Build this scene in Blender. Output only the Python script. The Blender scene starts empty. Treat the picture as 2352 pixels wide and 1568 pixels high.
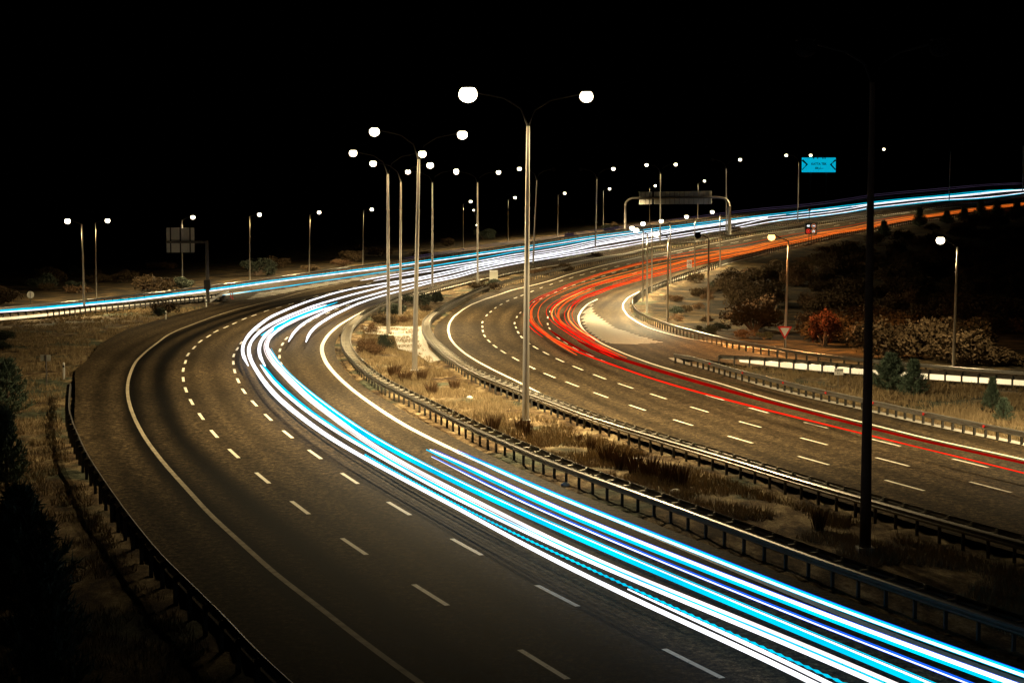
import bpy, bmesh, math, random
import numpy as np
from mathutils import Vector, noise, geometry
random.seed(7); np.random.seed(7)
SC = bpy.context.scene; COL = SC.collection
# ------------------------------------------------------------------ camera, world, exposure
F, CX, CY, HOR, H = 3920.0, 1176.0, 784.0, 475.0, 11.5      # photo measured on a 2352 px wide print
PITCH = math.atan((CY-HOR)/F)
cam = bpy.data.objects.new('camera', bpy.data.cameras.new('camera')); COL.objects.link(cam)
cam.location = (0, 0, H); cam.rotation_euler = (math.pi/2-PITCH, 0, 0)
cam.data.sensor_width = 36; cam.data.lens = 36*F/2352
cam.data.clip_end = 9000; cam.data.clip_start = .5
SC.camera = cam
w = bpy.data.worlds.new('World'); SC.world = w; w.use_nodes = True
wn = w.node_tree; sky = wn.nodes.new('ShaderNodeTexSky'); sky.sky_type = 'NISHITA'; sky.sun_disc = False
sky.sun_elevation = math.radians(-6); sky.sun_rotation = math.radians(200)
wn.links.new(sky.outputs[0], wn.nodes['Background'].inputs[0]); wn.nodes['Background'].inputs[1].default_value = .004
SC.view_settings.view_transform = 'Standard'; SC.view_settings.look = 'None'
SC.view_settings.exposure = 0; SC.view_settings.gamma = 1
LAMP_COL = (1.0, .76, .40)

# ------------------------------------------------------------------ measuring the place
def ray(u, v):
    x = (u-CX)/F; y = -(v-CY)/F
    yf = math.cos(PITCH)+y*math.sin(PITCH); z = -math.sin(PITCH)+y*math.cos(PITCH)
    return x/yf, z/yf
def from_pole(u, vb, vl, hp):            # a pole of known height gives distance and ground level
    rx, tb = ray(u, vb); _, tl = ray(u, vl)
    Y = hp/(tl-tb); return (rx*Y, Y, H+Y*tb)
TWIN, LEFT, RIGHT = 16.7, 10.2, 9.5
ctrl = []
for a in [(1207,965,219),(952,850,306),(892,760,353),(919,722,378),(993,665,394),(1097,645,396)]:
    x, y, z = from_pole(*a, TWIN); ctrl.append((x, y, 0.0))
for a in [(1224,612,390),(1367,578,388),(1516,560,378),(1668,537,367),(1832,512,357),(2180,464,333),(2350,445,320)]:
    ctrl.append(from_pole(*a, TWIN))
for a in [(194,716,508),(221,683,506),(419,661,499),(574,642,493),(710,624,488),(833,607,481),(1064,570,463),(1167,553,454),(1281,540,444),(1386,529,434),(1492,513,427),(1603,502,416)]:
    ctrl.append(from_pole(*a, LEFT))
for a in [(1626,762,541),(1533,739,538),(1486,716,529),(1476,690,524),(1497,671,514),(1540,652,508),(1596,631,498),(1654,613,487),(1803,795,545),(2190,838,552)]:
    ctrl.append(from_pole(*a, RIGHT))
ctrl += [(53,356,2.1),(63,373,3.4),(86,413,5.4),(118,461,8.6),(151,502,11.1),
  (-20,25,0),(0,25,0),(25,25,0),(-30,60,0),(0,55,0),(35,60,0),(-40,110,0),(-60,150,-.3),(60,90,-.6),(-20,130,0),(-10,100,0),
  (5,100,-.4),(15,110,-.7),(50,120,-.8),(50,200,-1.4),(75,260,-.2),(100,330,2.6),(128,420,7.2),(130,250,1.2),(220,420,8),(220,250,3),
  (-70,420,.8),(-150,350,.5),(5,520,5.5),(110,590,12),(230,690,18),(-220,600,.5),(350,700,21),(220,613,18.3),(-200,150,0),(-100,60,0),(150,60,-.5),(0,0,0),(-60,0,0),(60,0,0)]
ctrl = np.array(ctrl, float); CP = ctrl[:, :2]/100.0
def kern(d2): return np.where(d2 > 1e-12, .5*d2*np.log(np.maximum(d2, 1e-12)), 0)
n = len(CP); K = kern(((CP[:,None]-CP[None])**2).sum(2))+np.eye(n)*.02
Pm = np.hstack([np.ones((n,1)), CP]); A = np.block([[K, Pm], [Pm.T, np.zeros((3,3))]])
SOL = np.linalg.solve(A, np.concatenate([ctrl[:,2], np.zeros(3)]))
def G(x, y):
    x = np.clip(np.asarray(x, float), -230, 360); y = np.clip(np.asarray(y, float), -20, 720)
    p = np.stack([x.ravel(), y.ravel()], 1)/100.0; out = np.empty(len(p))
    for i in range(0, len(p), 20000):
        q = p[i:i+20000]; k = kern(((q[:,None]-CP[None])**2).sum(2))
        out[i:i+20000] = k@SOL[:n]+SOL[n]+q@SOL[n+1:]
    return out.reshape(x.shape)
def g1(x, y): return float(G(np.array([x]), np.array([y]))[0])
YS = np.geomspace(8, 1000, 700)
def P(u, v, h=0.0):                      # where the sight line meets the ground (raised by h)
    rx, t = ray(u, v); zz = H+YS*t-G(rx*YS, YS)-h
    k = np.where(zz < 0)[0]
    if len(k) == 0: i = int(np.argmin(zz)); return (rx*YS[i], YS[i])
    i = max(k[0], 1); a, b = YS[i-1], YS[i]
    for _ in range(14):
        m = (a+b)/2
        if H+m*t-g1(rx*m, m)-h < 0: b = m
        else: a = m
    return (rx*b, b)
def resample(p, step):
    p = np.array(p); d = np.r_[0, np.cumsum(np.hypot(*np.diff(p, axis=0).T))]
    m = max(2, int(d[-1]/step)+1); s = np.linspace(0, d[-1], m)
    return np.stack([np.interp(s, d, p[:,0]), np.interp(s, d, p[:,1])], 1)
def curve(pts, h=0.0, step=1.5, it=14):  # traced line -> smooth evenly spaced ground curve
    w_ = [P(u, v, h) for u, v in pts]
    outf = lambda p: p[0] > 2352 or p[1] > 1568 or p[0] < 0      # carry lines on past the border of the picture
    if outf(pts[0]): a, b = np.array(w_[0]), np.array(w_[2 if len(w_) > 3 else 1]); d = (a-b)/np.hypot(*(a-b)); w_ = [tuple(a+d*38)]+w_
    if outf(pts[-1]): a, b = np.array(w_[-1]), np.array(w_[-3]); d = (a-b)/np.hypot(*(a-b)); w_ = w_+[tuple(a+d*60)]
    q = resample(w_, step)
    for _ in range(it): q[1:-1] = .25*q[:-2]+.5*q[1:-1]+.25*q[2:]
    return resample(q, step)
def off(c, d):                           # parallel curve, d metres to the left of travel
    t = np.gradient(c, axis=0); t /= np.hypot(t[:,0], t[:,1])[:,None]+1e-9
    return c+np.stack([-t[:,1], t[:,0]], 1)*d

# ------------------------------------------------------------------ materials
MAT = {}
def mat(name, col, rough=.7, metal=0, var=.25, scale=8, bump=0, emit=None, es=0, spec=.4):
    m = bpy.data.materials.new(name); m.use_nodes = True; nt = m.node_tree; N = nt.nodes; L = nt.links
    b = N['Principled BSDF']; b.inputs['Roughness'].default_value = rough; b.inputs['Metallic'].default_value = metal
    b.inputs['Specular IOR Level'].default_value = spec
    tc = N.new('ShaderNodeTexCoord'); no = N.new('ShaderNodeTexNoise'); no.inputs['Scale'].default_value = scale; no.inputs['Detail'].default_value = 6
    L.new(tc.outputs['Object'], no.inputs['Vector'])
    r = N.new('ShaderNodeMix'); r.data_type = 'RGBA'
    r.inputs[6].default_value = tuple(c*(1-var) for c in col)+(1,); r.inputs[7].default_value = tuple(min(1, c*(1+var)) for c in col)+(1,)
    L.new(no.outputs['Fac'], r.inputs[0]); L.new(r.outputs[2], b.inputs['Base Color'])
    if bump:
        bp = N.new('ShaderNodeBump'); bp.inputs['Strength'].default_value = bump; bp.inputs['Distance'].default_value = .03
        L.new(no.outputs['Fac'], bp.inputs['Height']); L.new(bp.outputs[0], b.inputs['Normal'])
    if emit: b.inputs['Emission Color'].default_value = emit+(1,); b.inputs['Emission Strength'].default_value = es
    MAT[name] = m; return m
mat('galvanised', (.23,.215,.19), .32, .85, .3, 5)
mat('arm_steel', (.02,.018,.015), .8, 0, .3, 5, spec=.1)
mat('post_steel', (.05,.047,.04), .6, .3, .3, 5)
mat('bracket_steel', (.55,.52,.45), .45, .5, .2, 5)
mat('unlit_pole', (.055,.032,.018), .9, 0, .4, 3, spec=.1)  # dark brown stands in for the lack of light on the foreground pole
mat('dark_steel', (.10,.09,.08), .5, .5, .3, 5)
mat('pole_paint', (.42,.40,.36), .45, .3, .15, 3)
mat('concrete', (.34,.32,.28), .9, 0, .3, 4, .5)
mat('white_panel', (.75,.75,.72), .5, 0, .06, 3)
mat('sign_back', (.55,.55,.50), .5, .3, .2, 3)
mat('black', (.015,.015,.015), .6, 0, .2, 3)
mat('navy', (.02,.045,.06), .5, 0, .2, 3)
mat('red', (.60,.02,.015), .5, 0, .1, 3)
mat('ink', (.02,.02,.02), .6, 0, .1, 3)
mat('lamp_lens', (.9,.85,.7), .3, 0, .05, 2, emit=(1,.86,.58), es=9)
mat('lens_off', (.006,.006,.006), .9, 0, .1, 2, spec=.02)
mat('lamp_lens_orange', (.9,.6,.4), .3, 0, .05, 2, emit=(1,.50,.16), es=4)
mat('housing', (.12,.12,.12), .5, .3, .1, 2)
mat('bark', (.09,.06,.04), .9, 0, .3, 12, .4)
mat('pine_needles', (.085,.12,.085), .7, 0, .5, 1.2, spec=.05)
mat('dark_leaves', (.050,.034,.018), .7, 0, .6, .9, spec=.05)
mat('olive_leaves', (.042,.050,.036), .7, 0, .5, .9, spec=.05)
mat('rust_leaves', (.040,.012,.006), .7, 0, .5, 1.5, spec=.05)
mat('dry_stems', (.10,.060,.032), .8, 0, .5, 3, spec=.05)
mat('straw', (.24,.18,.10), .8, 0, .5, .6, spec=.05)
mat('white_paint', (.72,.70,.62), .6, 0, .15, 6)
mat('led_white', (.8,.8,.8), .5, emit=(.9,.95,1), es=1.2)
mat('led_red', (.5,.02,.02), .5, emit=(1,.06,.03), es=.6)
mat('led_orange', (.5,.2,.1), .5, emit=(1,.35,.12), es=.6)
mat('billboard_face', (.02,.4,.55), .4, var=.1, scale=1, emit=(.0,.45,.68), es=.85)

def road_mat():
    m = bpy.data.materials.new('asphalt'); m.use_nodes = True; nt = m.node_tree; N = nt.nodes; L = nt.links; b = N['Principled BSDF']
    tc = N.new('ShaderNodeTexCoord'); uv = N.new('ShaderNodeUVMap'); uv.uv_map = 'UVMap'
    sp = N.new('ShaderNodeSeparateXYZ'); L.new(uv.outputs[0], sp.inputs[0])
    def math_(op, a, bb=None, c=None):
        q = N.new('ShaderNodeMath'); q.operation = op
        for i, x in enumerate((a, bb, c)):
            if x is None: continue
            if isinstance(x, (int, float)): q.inputs[i].default_value = x
            else: L.new(x, q.inputs[i])
        return q.outputs[0]
    # polished wheel tracks: two per 3.66 m lane, following the bend
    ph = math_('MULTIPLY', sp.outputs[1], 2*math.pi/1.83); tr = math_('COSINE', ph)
    ns = N.new('ShaderNodeTexNoise'); ns.inputs['Scale'].default_value = .07; ns.inputs['Detail'].default_value = 3; L.new(tc.outputs['Object'], ns.inputs['Vector'])
    mp = N.new('ShaderNodeMapping'); mp.inputs['Scale'].default_value = (.012, .5, 1); L.new(uv.outputs[0], mp.inputs[0])
    n2 = N.new('ShaderNodeTexNoise'); n2.inputs['Scale'].default_value = 1.0; n2.inputs['Detail'].default_value = 4; L.new(mp.outputs[0], n2.inputs['Vector'])
    n3 = N.new('ShaderNodeTexNoise'); n3.inputs['Scale'].default_value = 5; n3.inputs['Detail'].default_value = 9; n3.inputs['Roughness'].default_value = .8; L.new(tc.outputs['Object'], n3.inputs['Vector'])
    vo = N.new('ShaderNodeTexVoronoi'); vo.inputs['Scale'].default_value = 22; L.new(tc.outputs['Object'], vo.inputs['Vector'])
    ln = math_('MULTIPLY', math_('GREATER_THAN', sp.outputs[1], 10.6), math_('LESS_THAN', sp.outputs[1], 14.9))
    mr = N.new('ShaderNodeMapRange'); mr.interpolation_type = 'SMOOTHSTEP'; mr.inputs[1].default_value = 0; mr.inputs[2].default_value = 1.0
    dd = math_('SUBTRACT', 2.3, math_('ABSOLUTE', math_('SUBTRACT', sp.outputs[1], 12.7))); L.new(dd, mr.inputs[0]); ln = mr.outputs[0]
    base = math_('MULTIPLY_ADD', tr, .2, .55)
    base = math_('MULTIPLY_ADD', ns.outputs['Fac'], .9, base)
    base = math_('MULTIPLY_ADD', n2.outputs['Fac'], 1.1, base)
    base = math_('SUBTRACT', base, .75); base = math_('MAXIMUM', base, .12)
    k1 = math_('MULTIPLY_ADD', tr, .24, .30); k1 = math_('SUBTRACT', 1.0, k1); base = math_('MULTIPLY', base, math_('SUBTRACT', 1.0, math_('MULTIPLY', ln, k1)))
    g = math_('MULTIPLY_ADD', n3.outputs['Fac'], 4.6, -1.75); g = math_('MAXIMUM', g, .08)
    g2 = math_('MULTIPLY_ADD', vo.outputs['Color'], .9, .55)
    n5 = N.new('ShaderNodeTexNoise'); n5.inputs['Scale'].default_value = 3.2; n5.inputs['Detail'].default_value = 4; n5.inputs['Roughness'].default_value = .9; L.new(tc.outputs['Object'], n5.inputs['Vector'])
    g3 = math_('MULTIPLY_ADD', n5.outputs['Fac'], 6.5, -2.3); g3 = math_('MAXIMUM', g3, .15)
    base = math_('MULTIPLY', base, g); base = math_('MULTIPLY', base, g2); base = math_('MULTIPLY', base, g3)
    mx = N.new('ShaderNodeVectorMath'); mx.operation = 'SCALE'; mx.inputs[0].default_value = (.105,.076,.042); L.new(base, mx.inputs['Scale'])
    L.new(mx.outputs[0], b.inputs['Base Color'])
    ro = math_('MULTIPLY_ADD', n3.outputs['Fac'], .3, .55); L.new(ro, b.inputs['Roughness'])
    bp = N.new('ShaderNodeBump'); bp.inputs['Strength'].default_value = .6; bp.inputs['Distance'].default_value = .02
    L.new(n3.outputs['Fac'], bp.inputs['Height']); L.new(bp.outputs[0], b.inputs['Normal']); b.inputs['Specular IOR Level'].default_value = .04
    return m
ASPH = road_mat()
def ground_mat():
    m = bpy.data.materials.new('dry_ground'); m.use_nodes = True; nt = m.node_tree; N = nt.nodes; L = nt.links; b = N['Principled BSDF']
    tc = N.new('ShaderNodeTexCoord'); b.inputs['Roughness'].default_value = .95; b.inputs['Specular IOR Level'].default_value = .1
    def tex(s, d=6, r=.6, st=None):
        t = N.new('ShaderNodeTexNoise'); t.inputs['Scale'].default_value = s; t.inputs['Detail'].default_value = d; t.inputs['Roughness'].default_value = r
        if st:
            mp = N.new('ShaderNodeMapping'); mp.inputs['Scale'].default_value = st; L.new(tc.outputs['Object'], mp.inputs[0]); L.new(mp.outputs[0], t.inputs['Vector'])
        else: L.new(tc.outputs['Object'], t.inputs['Vector'])
        return t.outputs['Fac']
    def ramp(fac, stops):
        r = N.new('ShaderNodeValToRGB'); e = r.color_ramp.elements
        e[0].position, e[0].color = stops[0][0], stops[0][1]+(1,); e[1].position, e[1].color = stops[1][0], stops[1][1]+(1,)
        for s in stops[2:]: q = e.new(s[0]); q.color = s[1]+(1,)
        L.new(fac, r.inputs[0]); return r.outputs[0]
    def mix(f, a, c, mode='MIX'):
        x = N.new('ShaderNodeMix'); x.data_type = 'RGBA'; x.blend_type = mode
        if isinstance(f, float): x.inputs[0].default_value = f
        else: L.new(f, x.inputs[0])
        for i, s in ((6, a), (7, c)):
            if isinstance(s, tuple): x.inputs[i].default_value = s+(1,)
            else: L.new(s, x.inputs[i])
        return x.outputs[2]
    straw = ramp(tex(.9, 8, .7, (1,.45,1)), [(.40,(.045,.028,.015)),(.50,(.15,.10,.05)),(.66,(.44,.35,.20))])
    green = ramp(tex(2.2, 7), [(.4,(.03,.035,.02)),(.65,(.13,.14,.09))])
    patch = ramp(tex(.12, 4), [(.52,(0,0,0)),(.6,(1,1,1))])
    c = mix(patch, straw, green)
    scrub = ramp(tex(.35, 7, .65), [(.42,(.012,.010,.006)),(.55,(.05,.034,.014)),(.7,(.15,.095,.04))])
    at = N.new('ShaderNodeAttribute'); at.attribute_name = 'scrub'; c = mix(at.outputs['Fac'], c, scrub)
    fine = ramp(tex(14, 5, .8), [(.35,(.35,.35,.35)),(.7,(1.3,1.3,1.3))]); c = mix(1.0, c, fine, 'MULTIPLY')
    L.new(c, b.inputs['Base Color'])
    bp = N.new('ShaderNodeBump'); bp.inputs['Strength'].default_value = .9; bp.inputs['Distance'].default_value = .12
    L.new(tex(2.5, 9, .75, (1,.5,1)), bp.inputs['Height']); L.new(bp.outputs[0], b.inputs['Normal'])
    return m
GROUND = ground_mat()
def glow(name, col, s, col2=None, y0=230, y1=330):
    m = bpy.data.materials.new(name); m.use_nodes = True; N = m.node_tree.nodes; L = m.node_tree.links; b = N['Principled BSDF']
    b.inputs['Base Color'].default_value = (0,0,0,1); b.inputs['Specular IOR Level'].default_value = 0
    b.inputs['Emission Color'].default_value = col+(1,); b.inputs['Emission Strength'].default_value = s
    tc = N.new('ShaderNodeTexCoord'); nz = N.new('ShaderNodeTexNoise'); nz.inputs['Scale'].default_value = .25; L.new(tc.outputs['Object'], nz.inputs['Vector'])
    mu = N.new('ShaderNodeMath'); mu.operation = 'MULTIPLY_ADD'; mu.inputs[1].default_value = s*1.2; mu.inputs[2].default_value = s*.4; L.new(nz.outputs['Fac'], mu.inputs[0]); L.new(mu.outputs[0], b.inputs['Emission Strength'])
    if col2:
        sp = N.new('ShaderNodeSeparateXYZ'); L.new(tc.outputs['Object'], sp.inputs[0])
        mr = N.new('ShaderNodeMapRange'); mr.inputs[1].default_value = y0; mr.inputs[2].default_value = y1; L.new(sp.outputs[1], mr.inputs[0])
        x = N.new('ShaderNodeMix'); x.data_type = 'RGBA'; x.inputs[6].default_value = col+(1,); x.inputs[7].default_value = col2+(1,)
        L.new(mr.outputs[0], x.inputs[0]); L.new(x.outputs[2], b.inputs['Emission Color'])
    MAT[name] = m
glow('glow_white', (.93,.93,1.0), 2.0); glow('glow_soft', (1.0,.86,.84), 1.6); glow('glow_cyan', (0.0,.62,.95), 1.3); glow('glow_blue', (.01,.12,.95), 1.3)
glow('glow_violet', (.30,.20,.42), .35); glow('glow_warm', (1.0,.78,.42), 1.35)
glow('glow_red', (1.0,.018,.006), 1.1, (1.0,.17,.015)); glow('glow_dim_red', (.5,.006,.003), .5, (.9,.10,.01)); glow('glow_ember', (1.0,.12,.02), 1.1, (1.0,.24,.03), 190, 260)
glow('glow_hot', (1.0,.42,.10), 1.5)

# ------------------------------------------------------------------ object helpers
def tag(o, label=None, cat=None, group=None, kind=None):
    for k, v in (('label', label), ('category', cat), ('group', group), ('kind', kind)):
        if v: o[k] = v
    return o
def link(o, parent=None):
    COL.objects.link(o)
    if parent: o.parent = parent
    return o
def empty(name, loc, rz=0):
    o = link(bpy.data.objects.new(name, None)); o.location = loc; o.rotation_euler = (0,0,rz); o.empty_display_size = .3; return o
def mobj(name, V, Fc, m, parent=None, smooth=False):
    me = bpy.data.meshes.new(name); me.from_pydata([tuple(map(float, v)) for v in V], [], Fc); me.update()
    if smooth: me.polygons.foreach_set('use_smooth', [True]*len(me.polygons))
    me.materials.append(MAT[m] if isinstance(m, str) else m)
    return link(bpy.data.objects.new(name, me), parent)
class MB:
    def __init__(s): s.V = []; s.F = []
    def add(s, V, Fc):
        b = len(s.V); s.V += [tuple(v) for v in V]; s.F += [tuple(b+i for i in f) for f in Fc]; return s
    def box(s, c, d, rz=0, ch=0):
        x, y, z = (q/2 for q in d); ca, sa = math.cos(rz), math.sin(rz); V = []
        for sz in (-1,1):
            for sx, sy in ((-1,-1),(1,-1),(1,1),(-1,1)):
                a, b2 = sx*x, sy*y; V.append((c[0]+a*ca-b2*sa, c[1]+a*sa+b2*ca, c[2]+sz*z))
        return s.add(V, [(3,2,1,0),(4,5,6,7),(0,1,5,4),(1,2,6,5),(2,3,7,6),(3,0,4,7)])
    def tube(s, pts, r, k=8):
        pts = [Vector(p) for p in pts]; rs = r if isinstance(r, (list, tuple, np.ndarray)) else [r]*len(pts); V = []; Fc = []
        for i, p in enumerate(pts):
            t = (pts[min(i+1, len(pts)-1)]-pts[max(i-1, 0)]).normalized()
            up = Vector((0,0,1)) if abs(t.z) < .9 else Vector((1,0,0)); a = t.cross(up).normalized(); b = a.cross(t).normalized()
            for j in range(k):
                q = 2*math.pi*j/k; V.append(p+(a*math.cos(q)+b*math.sin(q))*rs[i])
            if i:
                for j in range(k): Fc.append(((i-1)*k+j, (i-1)*k+(j+1)%k, i*k+(j+1)%k, i*k+j))
        Fc.append(tuple(range(k))); Fc.append(tuple(range((len(pts)-1)*k, len(pts)*k))[::-1])
        return s.add(V, Fc)
    def ellipsoid(s, c, r, nu=14, nv=9, z0=-1, z1=1):
        V = []; Fc = []
        for i in range(nv+1):
            zz = z0+(z1-z0)*i/nv; rr = math.sqrt(max(0, 1-zz*zz))
            for j in range(nu):
                q = 2*math.pi*j/nu; V.append((c[0]+r[0]*rr*math.cos(q), c[1]+r[1]*rr*math.sin(q), c[2]+r[2]*zz))
        for i in range(nv):
            for j in range(nu): Fc.append((i*nu+j, i*nu+(j+1)%nu, (i+1)*nu+(j+1)%nu, (i+1)*nu+j))
        Fc.append(tuple(range(nu))[::-1]); Fc.append(tuple(range(nv*nu, (nv+1)*nu)))
        return s.add(V, Fc)
    def build(s, name, m, parent=None, smooth=False): return mobj(name, s.V, s.F, m, parent, smooth)

# ------------------------------------------------------------------ traced lines
X2 = lambda L, dx, dy: [(u+dx, v+dy) for u, v in L]
G1pts = [(860,1740),(720,1625),(653,1568),(613,1531),(585,1503),(550,1471),(527,1443),(490,1401),(450,1366),(415,1328),(380,1296),(350,1265),(307,1211),(280,1176),(240,1119),(207,1069),(185,1032),(160,974),(150,939),(152,904),(155,880)]
G1 = curve(G1pts, .75, 1.0, 4)
ELL = curve([(1120,1675),(963,1568),(930,1543),(888,1513),(838,1476),(800,1448),(763,1418),(728,1388),(688,1358),(645,1331),(613,1301),(588,1276),(550,1243),(512,1208),(475,1176),(462,1158),(420,1112),(385,1074),(357,1039),(335,1009),(315,974),(302,944),(295,919),(292,899),(294,874),(301,852),(312,829),(335,807),(360,788),(385,769),(410,757),(450,742),(490,727),(537,712),(588,699),(638,687),(688,672),(750,659),(800,648)], 0, 1.0, 10)
ELR = curve([(2600,1650),(2352,1566),(2214,1521),(2064,1463),(1914,1406),(1764,1340),(1676,1304),(1551,1252),(1426,1199),(1301,1148),(1176,1094),(1043,1034),(1013,1019),(978,1002),(938,982),(893,954),(853,927),(818,902),(788,877),(763,852),(748,832),(739,809),(739,792),(753,769),(778,747),(808,729),(838,714),(873,699),(940,683),(1000,668),(1088,645),(1176,626),(1301,606),(1388,589),(1496,568),(1620,550),(1764,527),(1996,497),(2179,471),(2352,453),(2480,440)], 0, 1.0, 16)
G2 = curve([(2600,1500),(2500,1472),(2352,1426),(2239,1391),(2126,1351),(2026,1318),(1934,1288),(1846,1258),(1764,1226),(1676,1196),(1576,1159),(1501,1132),(1426,1107),(1376,1089),(1326,1072),(1276,1054),(1226,1032),(1176,1010),(1126,990),(1076,967),(1025,942),(975,917),(925,894),(875,869),(838,842),(808,814),(795,792),(793,774),(800,750),(826,724),(863,704),(920,680),(1000,657),(1038,646),(1088,633),(1176,616),(1301,592),(1388,574),(1496,557),(1600,542),(1701,524),(1764,516),(1880,501),(1996,487),(2179,462),(2352,445),(2480,431)], .75, 1.0, 12)
G3 = curve([(2600,1300),(2500,1275),(2352,1236),(2264,1214),(2189,1191),(2126,1176),(2064,1157),(1976,1132),(1864,1102),(1764,1071),(1651,1037),(1576,1017),(1501,994),(1426,972),(1376,957),(1326,939),(1276,919),(1226,902),(1176,883),(1126,865),(1076,842),(1038,817),(1008,792),(988,774),(978,752),(981,732),(998,717),(1026,699),(1063,679),(1101,662),(1138,650),(1176,640),(1213,632),(1301,611),(1388,591),(1476,574),(1551,559),(1633,547),(1764,526),(1851,512),(1926,501),(1996,492),(2114,476),(2239,461),(2352,451),(2480,438)], .75, 1.0, 12)
G0 = curve([(-160,722),(0,706),(100,697),(200,686),(350,671),(470,656),(588,642),(688,628),(788,613),(888,602),(963,591),(1098,573),(1176,562),(1316,540),(1476,522),(1651,497),(1764,484),(1889,468),(1996,456),(2179,438),(2352,424),(2450,416)], .75, 1.5, 14)
G1b = curve([(-160,731),(0,718),(100,712),(225,700),(350,690),(405,683),(475,677),(505,674)], .75, 1.0, 6)
G4a = [(2600,862),(2500,858),(2352,852),(2239,844),(2126,835),(1984,823),(1851,807),(1764,793),(1676,777),(1601,759),(1538,742),(1496,727),(1466,712),(1455,697),(1456,682),(1471,670),(1501,654),(1538,639),(1588,622),(1651,602),(1688,589),(1764,571),(1839,553),(1914,539),(1996,524),(2076,509),(2179,494),(2352,472),(2480,457)]
G4 = curve(G4a, .75, 1.0, 8)
G5 = curve([(2600,879),(2500,873),(2352,864),(2134,849),(1979,839),(1884,830),(1764,821),(1700,817),(1651,815)], .75, 1.0, 4)
G6 = curve([(2600,1043),(2500,1020),(2352,989),(2264,972),(2164,952),(2039,925),(1979,912),(1839,882),(1764,863),(1701,849),(1626,827),(1581,815),(1552,812)], .75, 1.0, 4)
RRL = curve([(2600,1118),(2500,1092),(2352,1054),(2139,1009),(1979,969),(1764,914),(1651,879),(1576,859),(1501,837),(1438,814),(1388,792),(1363,777),(1341,759),(1331,744),(1328,727),(1336,712),(1351,697),(1372,687)], 0, 1.0, 8)
RAMPL = curve([(1900,822),(1764,803),(1676,791),(1576,777),(1526,764),(1488,752),(1463,739),(1441,724),(1431,709),(1431,697),(1441,684),(1463,672),(1501,659),(1538,646),(1588,630),(1651,611),(1764,580),(1839,562),(1996,532),(2179,499),(2352,477)], 0, 1.0, 6)
LINEL = curve([(1326,947),(1276,922),(1213,888),(1176,870),(1138,852),(1100,832),(1068,812),(1045,792),(1034,777),(1029,759),(1032,742),(1042,727),(1063,711),(1083,699),(1113,687),(1176,666),(1301,632),(1388,609),(1476,589),(1633,560),(1764,536),(1996,500),(2114,484),(2352,458)], 0, 1.0, 6)

# ------------------------------------------------------------------ paved surfaces
def inside(poly, x, y):
    p = np.asarray(poly); r = np.zeros(len(x), bool); j = len(p)-1
    for i in range(len(p)):
        xi, yi, xj, yj = p[i,0], p[i,1], p[j,0], p[j,1]
        if yi != yj:
            c = ((yi > y) != (yj > y)) & (x < (xj-xi)*(y-yi)/(yj-yi)+xi); r ^= c
        j = i
    return r
def lat_uv(me, ref):
    n_ = len(me.vertices); co = np.empty(n_*3); me.vertices.foreach_get('co', co); co = co.reshape(-1,3)[:, :2]
    t = np.gradient(ref, axis=0); t /= np.hypot(t[:,0], t[:,1])[:,None]+1e-9; arc = np.r_[0, np.cumsum(np.hypot(*np.diff(ref, axis=0).T))]
    uvv = np.empty((n_,2))
    for i in range(0, n_, 2000):
        d = co[i:i+2000,None]-ref[None]; k = (d**2).sum(2).argmin(1); dd = co[i:i+2000]-ref[k]; tt = t[k]
        uvv[i:i+2000,0] = arc[k]+(dd*tt).sum(1); uvv[i:i+2000,1] = -dd[:,0]*tt[:,1]+dd[:,1]*tt[:,0]
    li = np.empty(len(me.loops), int); me.loops.foreach_get('vertex_index', li)
    ul = me.uv_layers.new(name='UVMap'); ul.data.foreach_set('uv', uvv[li].ravel())
def sheet(name, poly, m, z, ref=None, sp=3.0, kind='structure', thick=0):
    poly = np.asarray(poly); lo, hi = poly.min(0), poly.max(0); pts = [Vector(p) for p in poly]; nb = len(pts)
    xs, ys = np.meshgrid(np.arange(lo[0], hi[0], sp), np.arange(lo[1], hi[1], sp)); xs = xs.ravel(); ys = ys.ravel()
    k = inside(poly, xs, ys); xs, ys = xs[k], ys[k]
    d = np.full(len(xs), 1e9)
    for p in poly[::2]: d = np.minimum(d, (xs-p[0])**2+(ys-p[1])**2)
    k = d > (.4*sp)**2
    pts += [Vector((a, b)) for a, b in zip(xs[k], ys[k])]
    r = geometry.delaunay_2d_cdt(pts, [], [list(range(nb))], 1, 1e-4)
    v = np.array([tuple(q) for q in r[0]]); zz = G(v[:,0], v[:,1])+z
    o = mobj(name, np.c_[v, zz], [tuple(f) for f in r[2]], m, None, True)
    bm = bmesh.new(); bm.from_mesh(o.data); bmesh.ops.recalc_face_normals(bm, faces=bm.faces)
    if sum(f.normal.z for f in bm.faces) < 0: bmesh.ops.reverse_faces(bm, faces=bm.faces)
    if thick:
        r2 = bmesh.ops.extrude_face_region(bm, geom=bm.faces[:])
        for q in r2['geom']:
            if isinstance(q, bmesh.types.BMVert): q.co.z += thick
    bm.to_mesh(o.data); bm.free()
    if ref is not None: lat_uv(o.data, ref)
    tag(o, kind=kind); return o
W = lambda L: np.array([P(u, v) for u, v in L])
ds = lambda c: c[::3]
dl = np.array([np.hypot(*(G2-p).T).min() for p in ELR]); dl = np.clip(dl-.9, .4, 2.5); dl = np.convolve(np.pad(dl, 10, 'edge'), np.ones(21)/21, 'valid')
ELR_OUT = off(ELR, -1.0); ELR_OUT = ELR+(ELR_OUT-ELR)*dl[:,None]
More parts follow.
